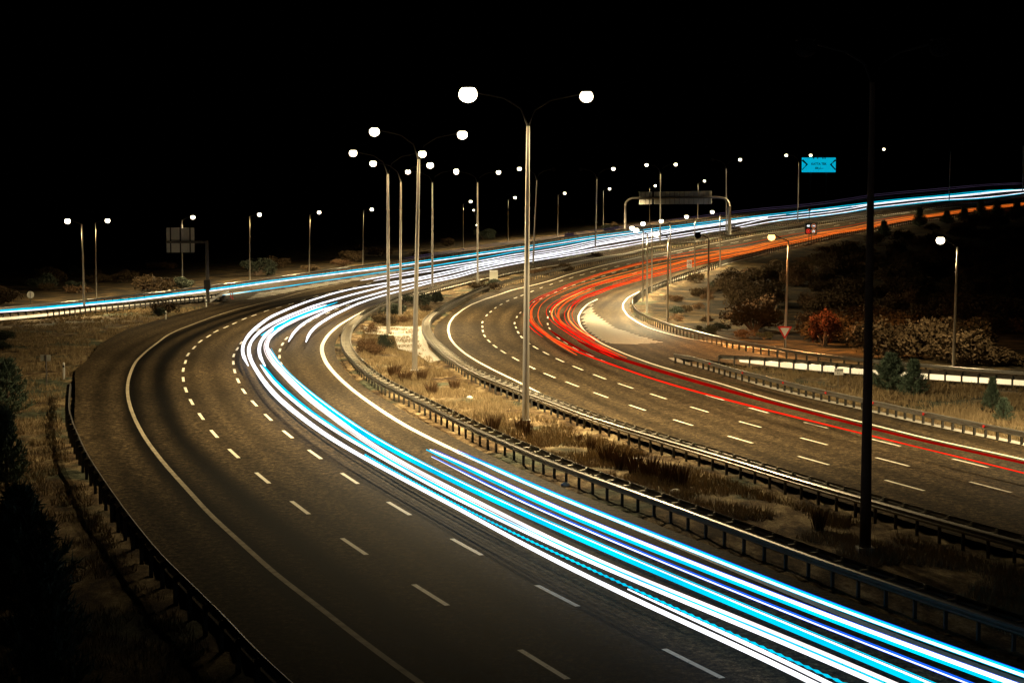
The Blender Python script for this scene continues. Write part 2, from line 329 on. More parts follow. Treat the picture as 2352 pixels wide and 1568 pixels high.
# oncoming carriageway together with the joining slip road
polyA = np.vstack([ds(off(G1, -.45)), W([(172,850),(205,822),(228,790),(288,757),(350,738),(400,724),(480,703),(515,693)]), ds(off(G1b, .35))[::-1],
                   ds(off(G0, -.35)), ds(ELR_OUT)[::-1]])
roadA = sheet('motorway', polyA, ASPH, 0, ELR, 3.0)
GUT = curve([(2600,1078),(2500,1056),(2352,1021),(2114,971),(1979,939),(1764,889),(1626,847),(1560,832),(1545,823)], 0, 1.0, 4)
polyB = np.vstack([ds(off(G3, -.7)), ds(off(G4, .5))[::-1], ds(off(G5, -.3)), W([(1600,822),(1545,822)]), ds(GUT)[::-1]])
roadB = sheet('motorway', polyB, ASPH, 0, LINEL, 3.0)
CROSS = W([(835,750),(978,748),(974,765),(985,800),(1012,826),(985,832),(958,812),(915,800),(905,770),(840,765)])
sheet('path', CROSS, MAT['concrete'], -.02, None, 1.5)

def ribbon(mb, c, w_, z, a=0, b=None):
    c = c[a:b]; l, r = off(c, w_/2), off(c, -w_/2); zl, zr = G(l[:,0], l[:,1])+z, G(r[:,0], r[:,1])+z; n_ = len(c)
    V = [(*l[i], zl[i]) for i in range(n_)]+[(*r[i], zr[i]) for i in range(n_)]
    mb.add(V, [(i, n_+i, n_+i+1, i+1) for i in range(n_-1)])
# worn paint
def paint_mat():
    m = mat('road_paint', (.66,.62,.50), .6, 0, .15, 3); N = m.node_tree.nodes; L = m.node_tree.links; b = N['Principled BSDF']
    tc = N.new('ShaderNodeTexCoord'); no = N.new('ShaderNodeTexNoise'); no.inputs['Scale'].default_value = 5; no.inputs['Detail'].default_value = 9; no.inputs['Roughness'].default_value = .8
    L.new(tc.outputs['Object'], no.inputs['Vector']); cr = N.new('ShaderNodeValToRGB'); cr.color_ramp.elements[0].position = .33; cr.color_ramp.elements[0].color = (.14,.12,.09,1)
    cr.color_ramp.elements[1].position = .44; cr.color_ramp.elements[1].color = (.80,.77,.66,1); L.new(no.outputs['Fac'], cr.inputs[0]); L.new(cr.outputs[0], b.inputs['Base Color'])
paint_mat()
MK = MB()
EK = MB(); ribbon(EK, ELL, .20, .006); ribbon(MK, ELR, .30, .006); ribbon(MK, RRL, .22, .006); ribbon(MK, LINEL, .22, .006); ribbon(MK, RAMPL, .2, .006)
def dash_line(pts, length=3.0, wd=.15):
    c = curve(pts, 0, .5, 6)
    for u, v in pts:
        p = np.array(P(u, v)); i = int(((c-p)**2).sum(1).argmin()); t = c[min(i+4, len(c)-1)]-c[max(i-4, 0)]; t = t/np.hypot(*t)
        L_ = length if p[1] < 320 else length*1.3
        s = np.array([p+t*q for q in np.linspace(-L_/2, L_/2, 4)]); ribbon(MK, s, wd, .006)
D1 = [(1247,1524),(988,1365),(813,1254),(689,1165),(603,1097),(537,1041),(492,996),(462,956),(440,923),(427,895),(421,871),(421,849),(426,831),(432,814),(446,798),(460,784),(479,772),(496,761),(519,751),(539,742),(561,732),(583,724),(612,714),(640,706),(669,698),(697,689),(725,681),(753,674),(783,666),(815,658),(847,651)]
D2 = [(1590,1522),(1279,1367),(1071,1255),(916,1167),(803,1098),(723,1043),(661,997),(616,958),(584,926),(560,898),(547,874),(539,852),(536,833),(537,816),(545,801),(554,787),(570,772),(592,758)]
D3 = [(770,962),(729,930),(690,896),(657,855),(646,836),(642,819),(643,804),(649,790),(658,777),(675,762),(697,747),(712,737),(730,728),(753,719),(773,710),(800,701),(823,694),(847,687)]
Q1 = [(2077,1114),(1868,1057),(1700,1009),(1569,970),(1464,936),(1380,907),(1314,882),(1262,862),(1220,843),(1184,824),(1156,808),(1137,795),(1123,783),(1113,771),(1109,760),(1108,750),(1108,740),(1118,724),(1127,716),(1138,707),(1151,699),(1166,691),(1184,684),(1200,678),(1222,669),(1243,661),(1266,653),(1289,645),(1312,638),(1337,631),(1362,624),(1389,618),(1417,612),(1444,606),(1472,600),(1501,592),(1531,587),(1561,580),(1590,575),(1619,569),(1653,563),(1687,557),(1717,552),(1760,545),(1818,534),(1870,526),(1922,518),(1957,512)]
Q2 = [(2274,1118),(2049,1060),(1869,1013),(1722,974),(1606,940),(1512,910),(1437,886),(1377,865),(1327,845),(1286,827),(1254,811),(1230,798),(1213,787),(1198,774),(1190,763),(1185,752),(1182,742),(1187,728),(1195,718),(1213,701),(1227,693),(1242,686),(1258,679),(1276,671),(1297,662),(1318,655),(1340,647),(1362,641),(1386,634),(1410,626),(1435,620),(1463,613),(1487,607),(1515,601),(1541,594),(1575,588),(1610,581)]
Q3 = [(2228,1063),(2034,1016),(1873,976),(1742,942),(1642,913),(1560,888),(1493,867),(1437,848),(1389,830),(1356,815),(1323,800),(1300,787),(1283,776),(1271,764),(1262,754),(1258,744),(1258,729),(1264,715),(1280,700),(1300,687),(1325,675),(1353,664),(1370,657),(1391,650),(1412,642),(1433,635),(1457,628)]
for d in (D1, D2, D3): dash_line(d, 3.0, .17)
for d in (Q1, Q2, Q3): dash_line(d, 3.0, .16)
# hatched noses
def hatch(poly_px, n_, dirv, wd, gap, z=.006):
    poly = W(poly_px); c = poly.mean(0); d = np.array(dirv, float); d /= np.hypot(*d); nn = np.array([-d[1], d[0]])
    s = (poly-c)@nn; q = s.min()
    while q < s.max():
        T = np.arange(-60, 60, .5); L_ = c+nn*q+T[:,None]*d; k = inside(poly, L_[:,0], L_[:,1])
        if k.sum() > 1:
            t0, t1 = T[k][0], T[k][-1]; m_ = max(2, int((t1-t0)/2)); ribbon(MK, c+nn*q+np.linspace(t0, t1, m_)[:,None]*d, wd, z)
        q += gap
hatch([(1372,688),(1351,700),(1338,714),(1332,727),(1335,744),(1345,759),(1367,777),(1391,789),(1440,791),(1501,789),(1526,786),(1501,779),(1451,764),(1416,752),(1388,734),(1368,717),(1363,702)], 20, (1,-.12), .24, 1.05)
hatch([(560,690),(640,676),(700,664),(800,647),(860,637),(940,620),(860,630),(763,646),(663,662),(590,673)], 20, (1,1.9), .45, 1.5)
mat('worn_paint', (.30,.26,.18), .7, 0, .9, 2.5)
eo = EK.build('road_markings', 'worn_paint'); tag(eo, kind='structure')
MKO = MK.build('road_markings', 'road_paint'); tag(MKO, kind='structure')
gm = MB(); ribbon(gm, GUT, .7, .05); go = gm.build('kerb', 'concrete'); tag(go, kind='structure')

# ------------------------------------------------------------------ ground sheet
ys = np.r_[np.arange(-60, 20, 5), np.arange(20, 60, 1.2), 60+np.cumsum(np.geomspace(1.2, 9, 130)), 760, 900, 1200, 1700, 2500, 4000, 7000]
rs = np.linspace(-1, 1, 321); rs = np.sign(rs)*np.abs(rs)**1.35*1.3
YY, RR = np.meshgrid(ys, rs, indexing='ij'); XX = RR*(np.abs(YY)+45)
ZZ = G(XX, YY)-.16
nz = np.array([noise.noise(Vector((x*.22, y*.22, 0)))*.10+noise.noise(Vector((x*.9, y*.9, 5)))*.05 for x, y in zip(XX.ravel(), YY.ravel())]).reshape(XX.shape)
ZZ += np.where(YY < 720, nz, nz*3)
flat = XX.ravel(), YY.ravel(); onroad = inside(polyA, *flat) | inside(polyB, *flat)
ZZ = ZZ.ravel(); ZZ[onroad] = G(XX.ravel()[onroad], YY.ravel()[onroad])-.35; ZZ = ZZ.reshape(XX.shape)
a_, b_ = XX.shape
tv = np.c_[XX.ravel(), YY.ravel(), ZZ.ravel()]
tf = [(i*b_+j, i*b_+j+1, (i+1)*b_+j+1, (i+1)*b_+j) for i in range(a_-1) for j in range(b_-1)]
ter = mobj('ground', tv, tf, GROUND, None, True); tag(ter, kind='structure')
hillpoly = np.vstack([ds(off(G4, -2.0)), [(700,900),(700,60)]])
farpoly = np.vstack([ds(off(G0, 1.5)), [(900,5000),(-5000,5000),(-900,120)]])
sc_ = (inside(hillpoly, *flat) | inside(farpoly, *flat)).astype(float)
at = ter.data.attributes.new('scrub', 'FLOAT', 'POINT'); at.data.foreach_set('value', sc_)
def gz(x, y): return g1(x, y)-.16

# ------------------------------------------------------------------ guard rails
def beam(mb, c, h, side=1, gauge=1.0, ht=.31):
    prof = [(0,.0),(.02,.03),(.075,.06),(.075,.10),(.02,.14),(.02,.17),(.075,.21),(.075,.25),(.02,.28),(0,.31),(-.012,.31),(.005,.27),(.055,.245),(.055,.215),(.005,.18),(.005,.13),(.055,.095),(.055,.065),(.005,.04),(-.012,0)]
    n_ = len(prof); V = []; Fc = []
    z = G(c[:,0], c[:,1]); t = np.gradient(c, axis=0); t /= np.hypot(t[:,0], t[:,1])[:,None]+1e-9
    for i in range(len(c)):
        for a, b in prof: V.append((c[i,0]-t[i,1]*a*side*gauge, c[i,1]+t[i,0]*a*side*gauge, z[i]+h-.31+b))
        if i:
            for j in range(n_): Fc.append(((i-1)*n_+j, (i-1)*n_+(j+1)%n_, i*n_+(j+1)%n_, i*n_+j))
    Fc += [tuple(range(n_)), tuple(range((len(c)-1)*n_, len(c)*n_))[::-1]]
    mb.add(V, Fc)
def post_mesh(kind):
    b = MB()
    if kind == 'double':      # C post with a wide spacer bracket carrying two beams
        b.box((0,0,.12), (.11,.06,1.04)).box((0,0,.60), (.70,.07,.08)).box((-.33,0,.63), (.06,.09,.2)).box((.33,0,.63), (.06,.09,.2))
    else:
        b.box((-.035,0,.15), (.012,.10,1.05)).box((.025,.044,.15), (.11,.012,1.05)).box((.025,-.044,.15), (.11,.012,1.05)).box((.10,0,.60), (.14,.08,.22))
    o = b.build('post', 'post_steel'); me = o.data; me.materials.append(MAT['bracket_steel']); bpy.data.objects.remove(o)
    if kind == 'double':
        for p in me.polygons:
            if p.index >= 6: p.material_index = 1
    return me
POST = {'single': post_mesh('single'), 'double': post_mesh('double')}
def guard_rail(c, label, spacing, kind='single', side=1, parts=('lower',), reflect=None, group=None, sink=(0,0)):
    mid = c[len(c)//2]; root = empty('guard_rail', (0,0,0)); tag(root, label, 'guard rail', group)
    o0 = np.array([*c[0]]); root.location = (c[0,0], c[0,1], g1(*c[0]))
    def put(o): o.location = -root.location
    if kind == 'double':
        for s in (1, -1):
            m = MB(); beam(m, off(c, .36*s), .76, s); put(m.build('beam', 'galvanised', root))
    else:
        m = MB(); beam(m, off(c, .15*side), .76, side); put(m.build('beam', 'galvanised', root))
        if 'upper' in parts: m = MB(); beam(m, off(c, .15*side), 1.08, side); put(m.build('beam', 'galvanised', root))
    cc = resample(c, spacing); t = np.gradient(cc, axis=0); order = sorted(range(len(cc)), key=lambda i: cc[i,1]**2+cc[i,0]**2)
    vis = [i for i in order if abs(cc[i,0]) < .31*cc[i,1]+3 and cc[i,1] > 20]; z = G(cc[:,0], cc[:,1]); me = POST[kind]
    rest = MB(); V0 = [v.co.copy() for v in me.vertices]; F0 = [tuple(p.vertices) for p in me.polygons]; pv = []
    for q, i in enumerate(vis+[j for j in order if j not in set(vis)]):
        rz = math.atan2(t[i,1], t[i,0])+math.pi/2+(0 if side > 0 else math.pi)
        if q < 98:
            o = link(bpy.data.objects.new('post', me), root); o.location = Vector((cc[i,0], cc[i,1], z[i]))-root.location; o.rotation_euler = (0,0,rz)
        else:
            ca, sa = math.cos(rz), math.sin(rz); rest.add([(v.x*ca-v.y*sa+cc[i,0], v.x*sa+v.y*ca+cc[i,1], v.z+z[i]) for v in V0], F0)
    if rest.V: o = rest.build('post_row', 'post_steel', root); put(o); o['kind'] = 'stuff'
    if reflect:
        r2 = resample(off(c, .27*side), reflect); zz = G(r2[:,0], r2[:,1]); tt = np.gradient(r2, axis=0)
        for i in range(1, len(r2)-1):
            if abs(r2[i,0]) < .31*r2[i,1]+3: m = MB(); m.box((r2[i,0], r2[i,1], zz[i]+.62), (.16,.05,.12), math.atan2(tt[i,1], tt[i,0])); put(m.build('reflector', 'red', root))
    return root
guard_rail(G1, 'steel guard rail with bright top edge curving along the left shoulder nearest the camera', 2.0, 'single', -1)
guard_rail(G2, 'long steel guard rail on the median side of the white light trails', 1.4, 'double')
guard_rail(G3, 'long guard rail with rung-like spacers between dry median and red light trails', 1.35, 'double')
guard_rail(G0, 'far steel guard rail along the outer edge of the joining slip road', 2.0, 'single', -1)
guard_rail(G1b, 'short-post guard rail at the far left between dry grass and the joining slip road', 1.0, 'single', 1)
guard_rail(G4, 'guard rail curving along the outside of the right slip road below the dark hillside', 1.5, 'single', 1)
guard_rail(G5, 'guard rail on dry grass island in front of the glowing white slip road', 1.2, 'single', -1)
guard_rail(G6, 'guard rail with red reflectors beside the right edge line and concrete gutter', 1.1, 'single', 1, ('lower',), 6)

# ------------------------------------------------------------------ light trails
def rad(y):
    return np.interp(y, [20,45,75,105,150,200,400], [.060,.054,.066,.125,.12,.080,.072])
def trail(label, m, pts, rs_=1.0, h=.65, lat=0, dotted=False, group='light trails of the traffic', flat=1.0):
    wob = len(label)*1.7
    c = curve(pts, h, 1.5, 10)
    if lat: c = off(c, lat)
    z = G(c[:,0], c[:,1])+h
    r = rad(c[:,1])*rs_*(1+.22*np.array([noise.noise(Vector((q*.06, wob, 0))) for q in range(len(c))])); e = min(4, len(r)//3)
    for i in range(e): r[i] *= (.35+.65*i/e); r[-1-i] *= (.35+.65*i/e)
    b = MB()
    if dotted:
        c = resample(c[c[:,1] < 75], .2); z = G(c[:,0], c[:,1])+h; r = rad(c[:,1])*rs_*np.where(np.arange(len(c)) % 2, .3, 1.0)
        b.tube([(c[i,0], c[i,1], z[i]) for i in range(len(c))], list(r), 5)
    else: b.tube([(c[i,0], c[i,1], z[i]) for i in range(len(c))], list(r), 6)
    o = b.build('light_trail', m, None, True); return tag(o, label, 'light trail', group)
T1 = [(2050,1660),(1876,1568),(1764,1511),(1676,1474),(1551,1421),(1426,1361),(1301,1301),(1176,1236),(1043,1161),(938,1107),(838,1052),(763,1009),(735,990),(688,955),(638,914),(608,879),(588,849),(577,830),(571,812),(571,795),(580,778),(600,758),(626,742),(663,725),(713,705),(750,693),(813,675),(888,656),(993,636),(1098,611),(1176,599),(1363,564),(1526,537),(1676,513),(1764,500)]
T2 = [(2100,1640),(1939,1568),(1826,1521),(1764,1488),(1676,1453),(1551,1396),(1426,1338),(1301,1281),(1176,1222),(1060,1165),(938,1100),(813,1030),(738,984)]
T3 = [(2200,1650),(2014,1568),(1889,1512),(1764,1460),(1676,1424),(1551,1374),(1426,1321),(1301,1267),(1176,1207),(1076,1159),(1038,1141),(938,1086),(863,1043),(788,1001),(713,951),(663,911),(626,876),(598,838)]
T4 = [(2250,1655),(2052,1568),(1889,1499),(1764,1445),(1676,1411),(1551,1361),(1426,1311),(1301,1256),(1176,1190),(1113,1161),(1063,1134),(963,1084),(888,1042),(813,992),(763,954),(713,917),(663,869),(628,832),(613,807),(612,789),(622,770),(650,750),(688,731),(738,712),(775,701)]
T5 = [(2300,1640),(2139,1568),(2014,1520),(1889,1467),(1764,1414),(1676,1378),(1551,1326),(1426,1273),(1301,1218),(1208,1178),(1163,1157),(1113,1134),(1013,1086),(913,1036),(838,993),(776,951),(713,904),(663,861),(632,826),(618,800)]
T6 = [(2400,1635),(2226,1568),(2139,1533),(2014,1486),(1889,1438),(1764,1386),(1676,1353),(1526,1290),(1376,1229),(1258,1176),(1176,1142),(1113,1109),(1063,1084),(1026,1064),(993,1048)]
T7 = [(2450,1615),(2314,1568),(2264,1548),(2139,1503),(2014,1458),(1889,1411),(1764,1360),(1601,1298),(1501,1258),(1401,1218),(1301,1177),(1176,1120),(1138,1102),(1088,1078),(1038,1054),(988,1032)]
T8 = [(2500,1600),(2352,1546),(2264,1516),(2139,1473),(2014,1428),(1889,1383),(1764,1330),(1651,1286),(1551,1246),(1451,1206),(1363,1173),(1176,1094),(1113,1062),(1043,1033)]
trail('broad white headlight trail sweeping the whole curve, lowest of the bundle in the foreground', 'glow_white', T1, 1.15)
trail('second white trail hugging the lowest broad white one at the bottom of the picture', 'glow_white', X2([p for p in T1 if p[0] > 1350 and p[1] > 1000], 16, -9), .8)
trail('dotted cyan trail beaded between the lowest white trails', 'glow_cyan', T2, .75, dotted=True)
trail('white headlight trail above the beaded one, edged with cyan beneath', 'glow_white', T3, .8)
trail('cyan trail running just under the white trail above the beaded one', 'glow_cyan', T3, .9, .6, -.17)
trail('soft pinkish white trail in the middle of the foreground bundle', 'glow_soft', T4, 1.1)
trail('white trail edged by a broad cyan band, just below the thin blue trail', 'glow_white', T5, .65)
trail('broad cyan band below the white trail next to the thin blue trail', 'glow_cyan', T5, 1.15, .6, .17)
trail('thin deep blue trail alone between white trails in the lower right', 'glow_blue', T6, .85)
trail('fine white core running along the thin deep blue trail', 'glow_white', T6, .3, .72, .05)
trail('thick white trail starting beside the inner edge line, second from the median', 'glow_white', T7, 1.15)
trail('cyan band under the thick white trail second from the median', 'glow_cyan', T7, 1.0, .6, .17)
trail('cyan trail nearest the median at the lower right', 'glow_cyan', T8, 1.25, .65, .03)
trail('thin white core on the cyan trail nearest the median', 'glow_white', T8, .65, .76, .08)
trail('outermost white arc on the far bend, ending short beside the dashed lane line', 'glow_white', [(570,839),(560,822),(556,805),(558,790),(570,770),(588,752),(620,728),(663,709),(713,690),(763,674),(813,662),(888,650),(993,631),(1098,607),(1176,595),(1363,561),(1526,533),(1676,509),(1764,497)], 1.1)
trail('short white arc inside the outermost ones, ending on the bend', 'glow_white', [(609,840),(600,827),(594,807),(597,786),(612,766),(638,746),(675,728),(713,712),(750,700)], 1.2)
trail('cyan and white stub arc whose upper end stops by the far bend', 'glow_cyan', [(775,694),(713,715),(663,735),(633,757),(618,775),(611,795)], 1.0)
trail('fine cyan edging below the broad white arc around the bend', 'glow_cyan', [(600,770),(640,748),(690,727),(740,708)], 1.0)
trail('short white trail ending in mid lane left of the yellow edge line, outer of two', 'glow_white', [(663,784),(673,765),(693,745),(718,730),(763,708),(825,685),(888,667),(993,643),(1098,617),(1176,601),(1363,571),(1526,544),(1676,522),(1764,502),(1996,471),(2179,453),(2352,437),(2440,430)], 1.0)
trail('short white trail ending beside the yellow edge line, inner of two', 'glow_white', [(703,785),(710,765),(728,747),(763,725),(813,701),(863,683),(888,676),(993,648),(1098,622),(1176,607),(1363,576),(1526,549),(1676,526),(1764,510),(1996,477),(2179,458),(2352,443),(2440,436)], 1.0)
S1 = [(-160,726),(0,713),(100,706),(200,696),(300,687),(400,674),(500,662),(588,649),(688,636),(788,623),(888,611),(993,596),(1098,581),(1176,570),(1363,542),(1526,522),(1676,504),(1764,493),(1856,482),(1996,465),(2179,447),(2352,432),(2440,424)]
trail('long cyan trail along the far slip road, uppermost of the far bundle', 'glow_cyan', S1, 1.1)
trail('long white trail just below the uppermost cyan one on the far slip road', 'glow_white', X2(S1, 0, 4), .8)
trail('cyan trail third from the top of the far bundle', 'glow_cyan', [(950,617),(993,611),(1098,594),(1176,579),(1363,549),(1526,526),(1676,508),(1764,496),(1996,468),(2179,450),(2352,435),(2440,427)], 1.0)
trail('white trail starting left of the tall lamp posts, upper of two neighbours', 'glow_white', [(828,644),(888,633),(950,623),(1098,600),(1176,585),(1363,553),(1526,529),(1676,511),(1764,498)], .9)
trail('white trail starting left of the tall lamp posts, lower of two neighbours', 'glow_white', [(858,645),(888,639),(950,628),(1098,605),(1176,590),(1363,557),(1526,532),(1676,514),(1764,499)], .8)
S10 = [(-160,744),(0,733),(100,724),(225,708),(350,694),(405,688),(500,679),(588,667),(663,657),(763,642),(863,627),(950,614)]
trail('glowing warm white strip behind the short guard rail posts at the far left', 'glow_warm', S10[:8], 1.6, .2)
trail('cyan streak across the hatched nose of the joining slip road', 'glow_cyan', S10[6:], .8, .3)
SV = [(928,593),(1013,579),(1176,553),(1363,529),(1526,507),(1764,477),(1996,448),(2179,431),(2352,417)]
trail('thin violet trail high above the far guard rail, upper of two', 'glow_violet', SV, .3, 2.7)
trail('thin violet trail high above the far guard rail, lower of two', 'glow_violet', X2(SV, 0, 4), .3, 2.3)
trail('thick blue-white trail at the far right end of the upper road', 'glow_white', [(1856,485),(1996,469),(2179,451),(2352,436),(2440,428)], 1.5)
trail('thin cyan trail nearest the median at the far right of the upper road', 'glow_cyan', [(1764,511),(1996,479),(2179,460),(2352,444),(2440,437)], .9)
# tail lights
R1 = [(2600,1150),(2352,1085),(2139,1034),(1979,995),(1764,942),(1601,899),(1481,864),(1426,844),(1356,820),(1301,797),(1258,774),(1232,755),(1216,737),(1212,722),(1216,705),(1230,691),(1251,679),(1288,664),(1326,647),(1376,630),(1426,617),(1488,602),(1601,583),(1764,556)]
trail('thin bright red tail light trail crossing the whole right carriageway', 'glow_red', R1, .48, .75)
trail('orange tail light trail doubling the outer red curve', 'glow_ember', [(1326,805),(1284,787),(1251,767),(1228,748),(1219,732),(1219,712),(1230,698),(1240,690)], .9, .75)
trail('thin orange trail starting on the outer bend of the red curve', 'glow_ember', [(1325,815),(1290,795),(1262,777),(1240,759),(1222,742),(1214,730)], .6, .75)
trail('broad dim red band beside the white right edge line', 'glow_dim_red', [(2600,1119),(2352,1062),(2139,1017),(1979,978),(1764,922),(1651,890),(1551,862),(1426,825),(1376,808),(1326,782)], .85, .75, 0)
R2 = [(1426,822),(1376,799),(1340,780),(1313,762),(1282,742),(1265,722),(1266,707),(1286,691),(1326,670),(1376,652),(1426,637),(1476,624),(1538,609),(1651,583),(1764,560)]
trail('bright red tail light trail in the middle of the bend, ending below it', 'glow_red', R2, .95, .75)
trail('hot yellow-orange streak on the middle red trail at the bend', 'glow_hot', [(1272,735),(1266,722),(1270,709),(1286,695),(1310,681),(1340,668)], .6, .85)
R3 = [(1366,782),(1346,770),(1326,757),(1308,737),(1304,719),(1316,699),(1346,679),(1388,664),(1426,652),(1476,636),(1551,617),(1651,592),(1764,565),(1850,549),(1996,521),(2076,504),(2179,489),(2264,478),(2352,468),(2450,457)]
trail('red trail nearest the hatched nose, innermost of the bend', 'glow_red', R3, 1.0, .75)
trail('hot orange streak on the innermost red trail', 'glow_hot', [(1352,772),(1322,752),(1306,733),(1304,719),(1312,703)], .5, .85)
trail('orange trail ending short just outside the innermost red one', 'glow_ember', [(1303,754),(1288,740),(1281,725),(1284,710),(1301,693),(1330,676),(1366,662)], 1.1, .75)
trail('thin orange loop in the second lane of the red curve', 'glow_ember', [(1246,749),(1237,735),(1235,720),(1241,701),(1262,683),(1301,665),(1345,650),(1401,634),(1476,615),(1601,590),(1764,560),(1996,518)], .45, .75)
trail('bright orange trail along the middle lane of the far right carriageway', 'glow_ember', [(1288,682),(1340,660),(1401,640),(1476,620),(1551,604),(1651,580),(1764,557),(1850,540),(1996,514),(2120,493)], .7, .75)
trail('dim orange trail highest of the tail light bundle on the far right carriageway', 'glow_dim_red', [(1376,628),(1488,598),(1601,575),(1764,549),(1850,534),(1996,509),(2100,493)], .8, .75)
trail('red trail low along the outer lane toward the far right', 'glow_red', [(1346,684),(1401,663),(1476,641),(1551,622),(1651,597),(1764,569),(1850,553),(1996,524),(2179,492),(2264,481),(2352,471)], .8, .75)
trail('short red trail ending beside the second dashed line of the lower bend', 'glow_dim_red', [(1366,818),(1330,802),(1290,778),(1262,757)], .8, .75)
for i, (T, d, m_, r_, lb) in enumerate([(T5, -.16, 'glow_cyan', .25, 'hair-thin cyan strand above the broad cyan band'),
  (T4, .22, 'glow_soft', .25, 'hair-thin pinkish strand under the soft white trail'),(T7, -.18, 'glow_blue', .3, 'thin blue strand along the upper side of the thick white trail'),(T8, -.15, 'glow_blue', .35, 'thin blue strand on the median side of the topmost cyan trail')]): trail(lb, m_, T, r_, .68, d)
for i, (T, d, r_, lb) in enumerate([(R1[10:], .45, .35, 'thin red strand inside the long bright red trail on the bend'),(R1[10:], -.4, .3, 'thin red strand outside the long bright red trail on the bend'),(R2, .5, .3, 'thin strand left of the middle red trail'),(R2, -.45, .35, 'thin strand right of the middle red trail'),
  (R3, .4, .35, 'thin strand outside the innermost red trail'),(R3, -.4, .3, 'thin strand inside the innermost red trail'),(R3[8:], 1.2, .5, 'orange strand across the outer lane of the far right carriageway'),(R3[8:], 2.2, .4, 'fine orange strand above the outer lane of the far right carriageway')]): trail(lb, 'glow_ember' if i % 2 else 'glow_red', T, r_, .8, d)
# slip road on the right: glowing tube in place of headlight glare on the asphalt
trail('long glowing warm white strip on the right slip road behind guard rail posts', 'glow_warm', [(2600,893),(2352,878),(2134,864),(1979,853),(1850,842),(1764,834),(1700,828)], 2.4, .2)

# ------------------------------------------------------------------ lamp posts
def head(root, end, dirx, lit, r=1.0, lens='lamp_lens'):
    """lantern at the arm's end: housing above, glowing bowl below"""
    x, y, z = end
    hb = MB(); hb.ellipsoid((x, y, z+.34*r), (.50*r,.32*r,.18*r), 14, 5, 0, 1); hb.build('lamp_housing', 'arm_steel', root, True)
    lb = MB(); lb.ellipsoid((x, y, z), (.50*r,.46*r,.46*r), 16, 10, -1, .82); lb.build('lamp_bowl', lens if lit else 'lens_off', root, True)
def add_light(x, y, z, pw, parent_loc, root, tilt=0, rz=0, cone=155, tint=None):
    l = bpy.data.lights.new('street_light', 'SPOT'); l.energy = pw; l.color = tint or LAMP_COL; l.spot_size = math.radians(cone); l.spot_blend = .7; l.shadow_soft_size = .25
    o = link(bpy.data.objects.new('bulb', l), root); o.location = (x, y, z-.6); o.rotation_euler = (0, tilt, rz)
def twin(label, base, top, lamps, pw, on=(1,1), hgt=None, r0=.17, zb=None, paint='pole_paint'):
    bx, by = P(*base); z0 = gz(bx, by); root = empty('street_lamp', (bx, by, z0)); tag(root, label, 'street lamp', 'twin-arm lamp posts in the median')
    _, t = ray(*top); ht = H+by*t-z0; xt = ray(*top)[0]*by-bx
    m = MB(); m.tube([(0,0,-.3),(0,0,0),(xt*.5,0,ht*.5),(xt,0,ht)], [r0,r0,r0*.72,r0*.45], 12); m.build('pole', paint, root, True)
    m = MB(); m.box((0,0,.05), (.55,.55,.3)); m.build('base_block', 'concrete', root)
    for k, L_ in enumerate(lamps):
        lx, lz = ray(*L_)[0]*by-bx, H+by*ray(*L_)[1]-z0
        s = 1 if lx > xt else -1
        m = MB(); m.tube([(xt,0,ht-.05),(xt+.12*(lx-xt),0,ht+.55*(lz-ht)),(xt+.4*(lx-xt),0,ht+.88*(lz-ht)),(lx-s*.4,0,lz+.1)], [.055,.05,.045,.04], 8); m.build('arm', 'arm_steel', root, True)
        head(root, (lx,0,lz), s, on[k], 1.0 if L_ == (1075,217) else .72)
        if on[k]: add_light(lx, 0, lz, pw*on[k], None, root)
def single(label, base, top, lamp, pw, on=1, group=None, r0=.10, tint=None):
    bx, by = P(*base); z0 = gz(bx, by); root = empty('street_lamp', (bx, by, z0)); tag(root, label, 'street lamp', group)
    rt = ray(*top); ht = H+by*rt[1]-z0; xt = rt[0]*by-bx; rl = ray(*lamp); lx, lz = rl[0]*by-bx, H+by*rl[1]-z0
    m = MB(); m.tube([(0,0,-.3),(0,0,0),(xt,0,ht)], [r0,r0,r0*.55], 10); m.build('pole', 'pole_paint', root, True)
    s = 1 if lx > xt else -1
    m = MB(); m.tube([(xt,0,ht-.04),(xt+.25*(lx-xt),0,ht+.25*(lz-ht)+.05),(lx-s*.4,0,lz+.1)], [.05,.045,.04], 8); m.build('arm', 'arm_steel', root, True)
    head(root, (lx,0,lz), s, on, .66, 'lamp_lens_orange' if tint else 'lamp_lens')
    if on: add_light(lx, 0, lz, pw*on, None, root, 0, 0, 178 if group == RG else 165, tint)
PW = 26000
twin('tallest twin-arm lamp post standing in the dry median grass in the middle of the picture', (1207,965), (1213,290), [(1075,217),(1347,222)], PW*1.45, r0=.2)
twin('twin-arm lamp post left of the middle one, standing beside the concrete crossover', (952,850), (962,366), [(860,303),(1062,310)], PW, r0=.2)
twin('twin-arm lamp post among the median bushes, leftmost of the twin-arm posts', (892,765), (891,400), [(811,352),(970,354)], PW, r0=.19)
twin('twin-arm lamp post behind the rounded median bushes, second from the left', (919,724), (921,418), [(857,376),(988,380)], PW, r0=.17)
twin('twin-arm lamp post just right of the pair behind the median bushes', (993,665), (993,420), [(937,395),(1048,393)], PW)
twin('twin-arm lamp post on the far median guard rail left of the white cabinet', (1097,645), (1097,420), [(1048,396),(1145,396)], PW)
twin('slim lamp post right behind the tallest middle post, with one small lit lantern', (1224,612), (1233,415), [(1193,388),(1272,390)], PW*.8, (.6,0))
twin('lamp post in the far median left of the sign gantry', (1367,578), (1371,412), [(1409,388),(1334,390)], PW, (1,0))
twin('lamp post rising in front of the sign gantry panels', (1516,560), (1517,400), [(1552,378),(1485,379)], PW, (1,.5))
twin('lamp post crossing the right leg of the sign gantry', (1668,537), (1668,388), [(1700,367),(1636,368)], PW, (1,0))
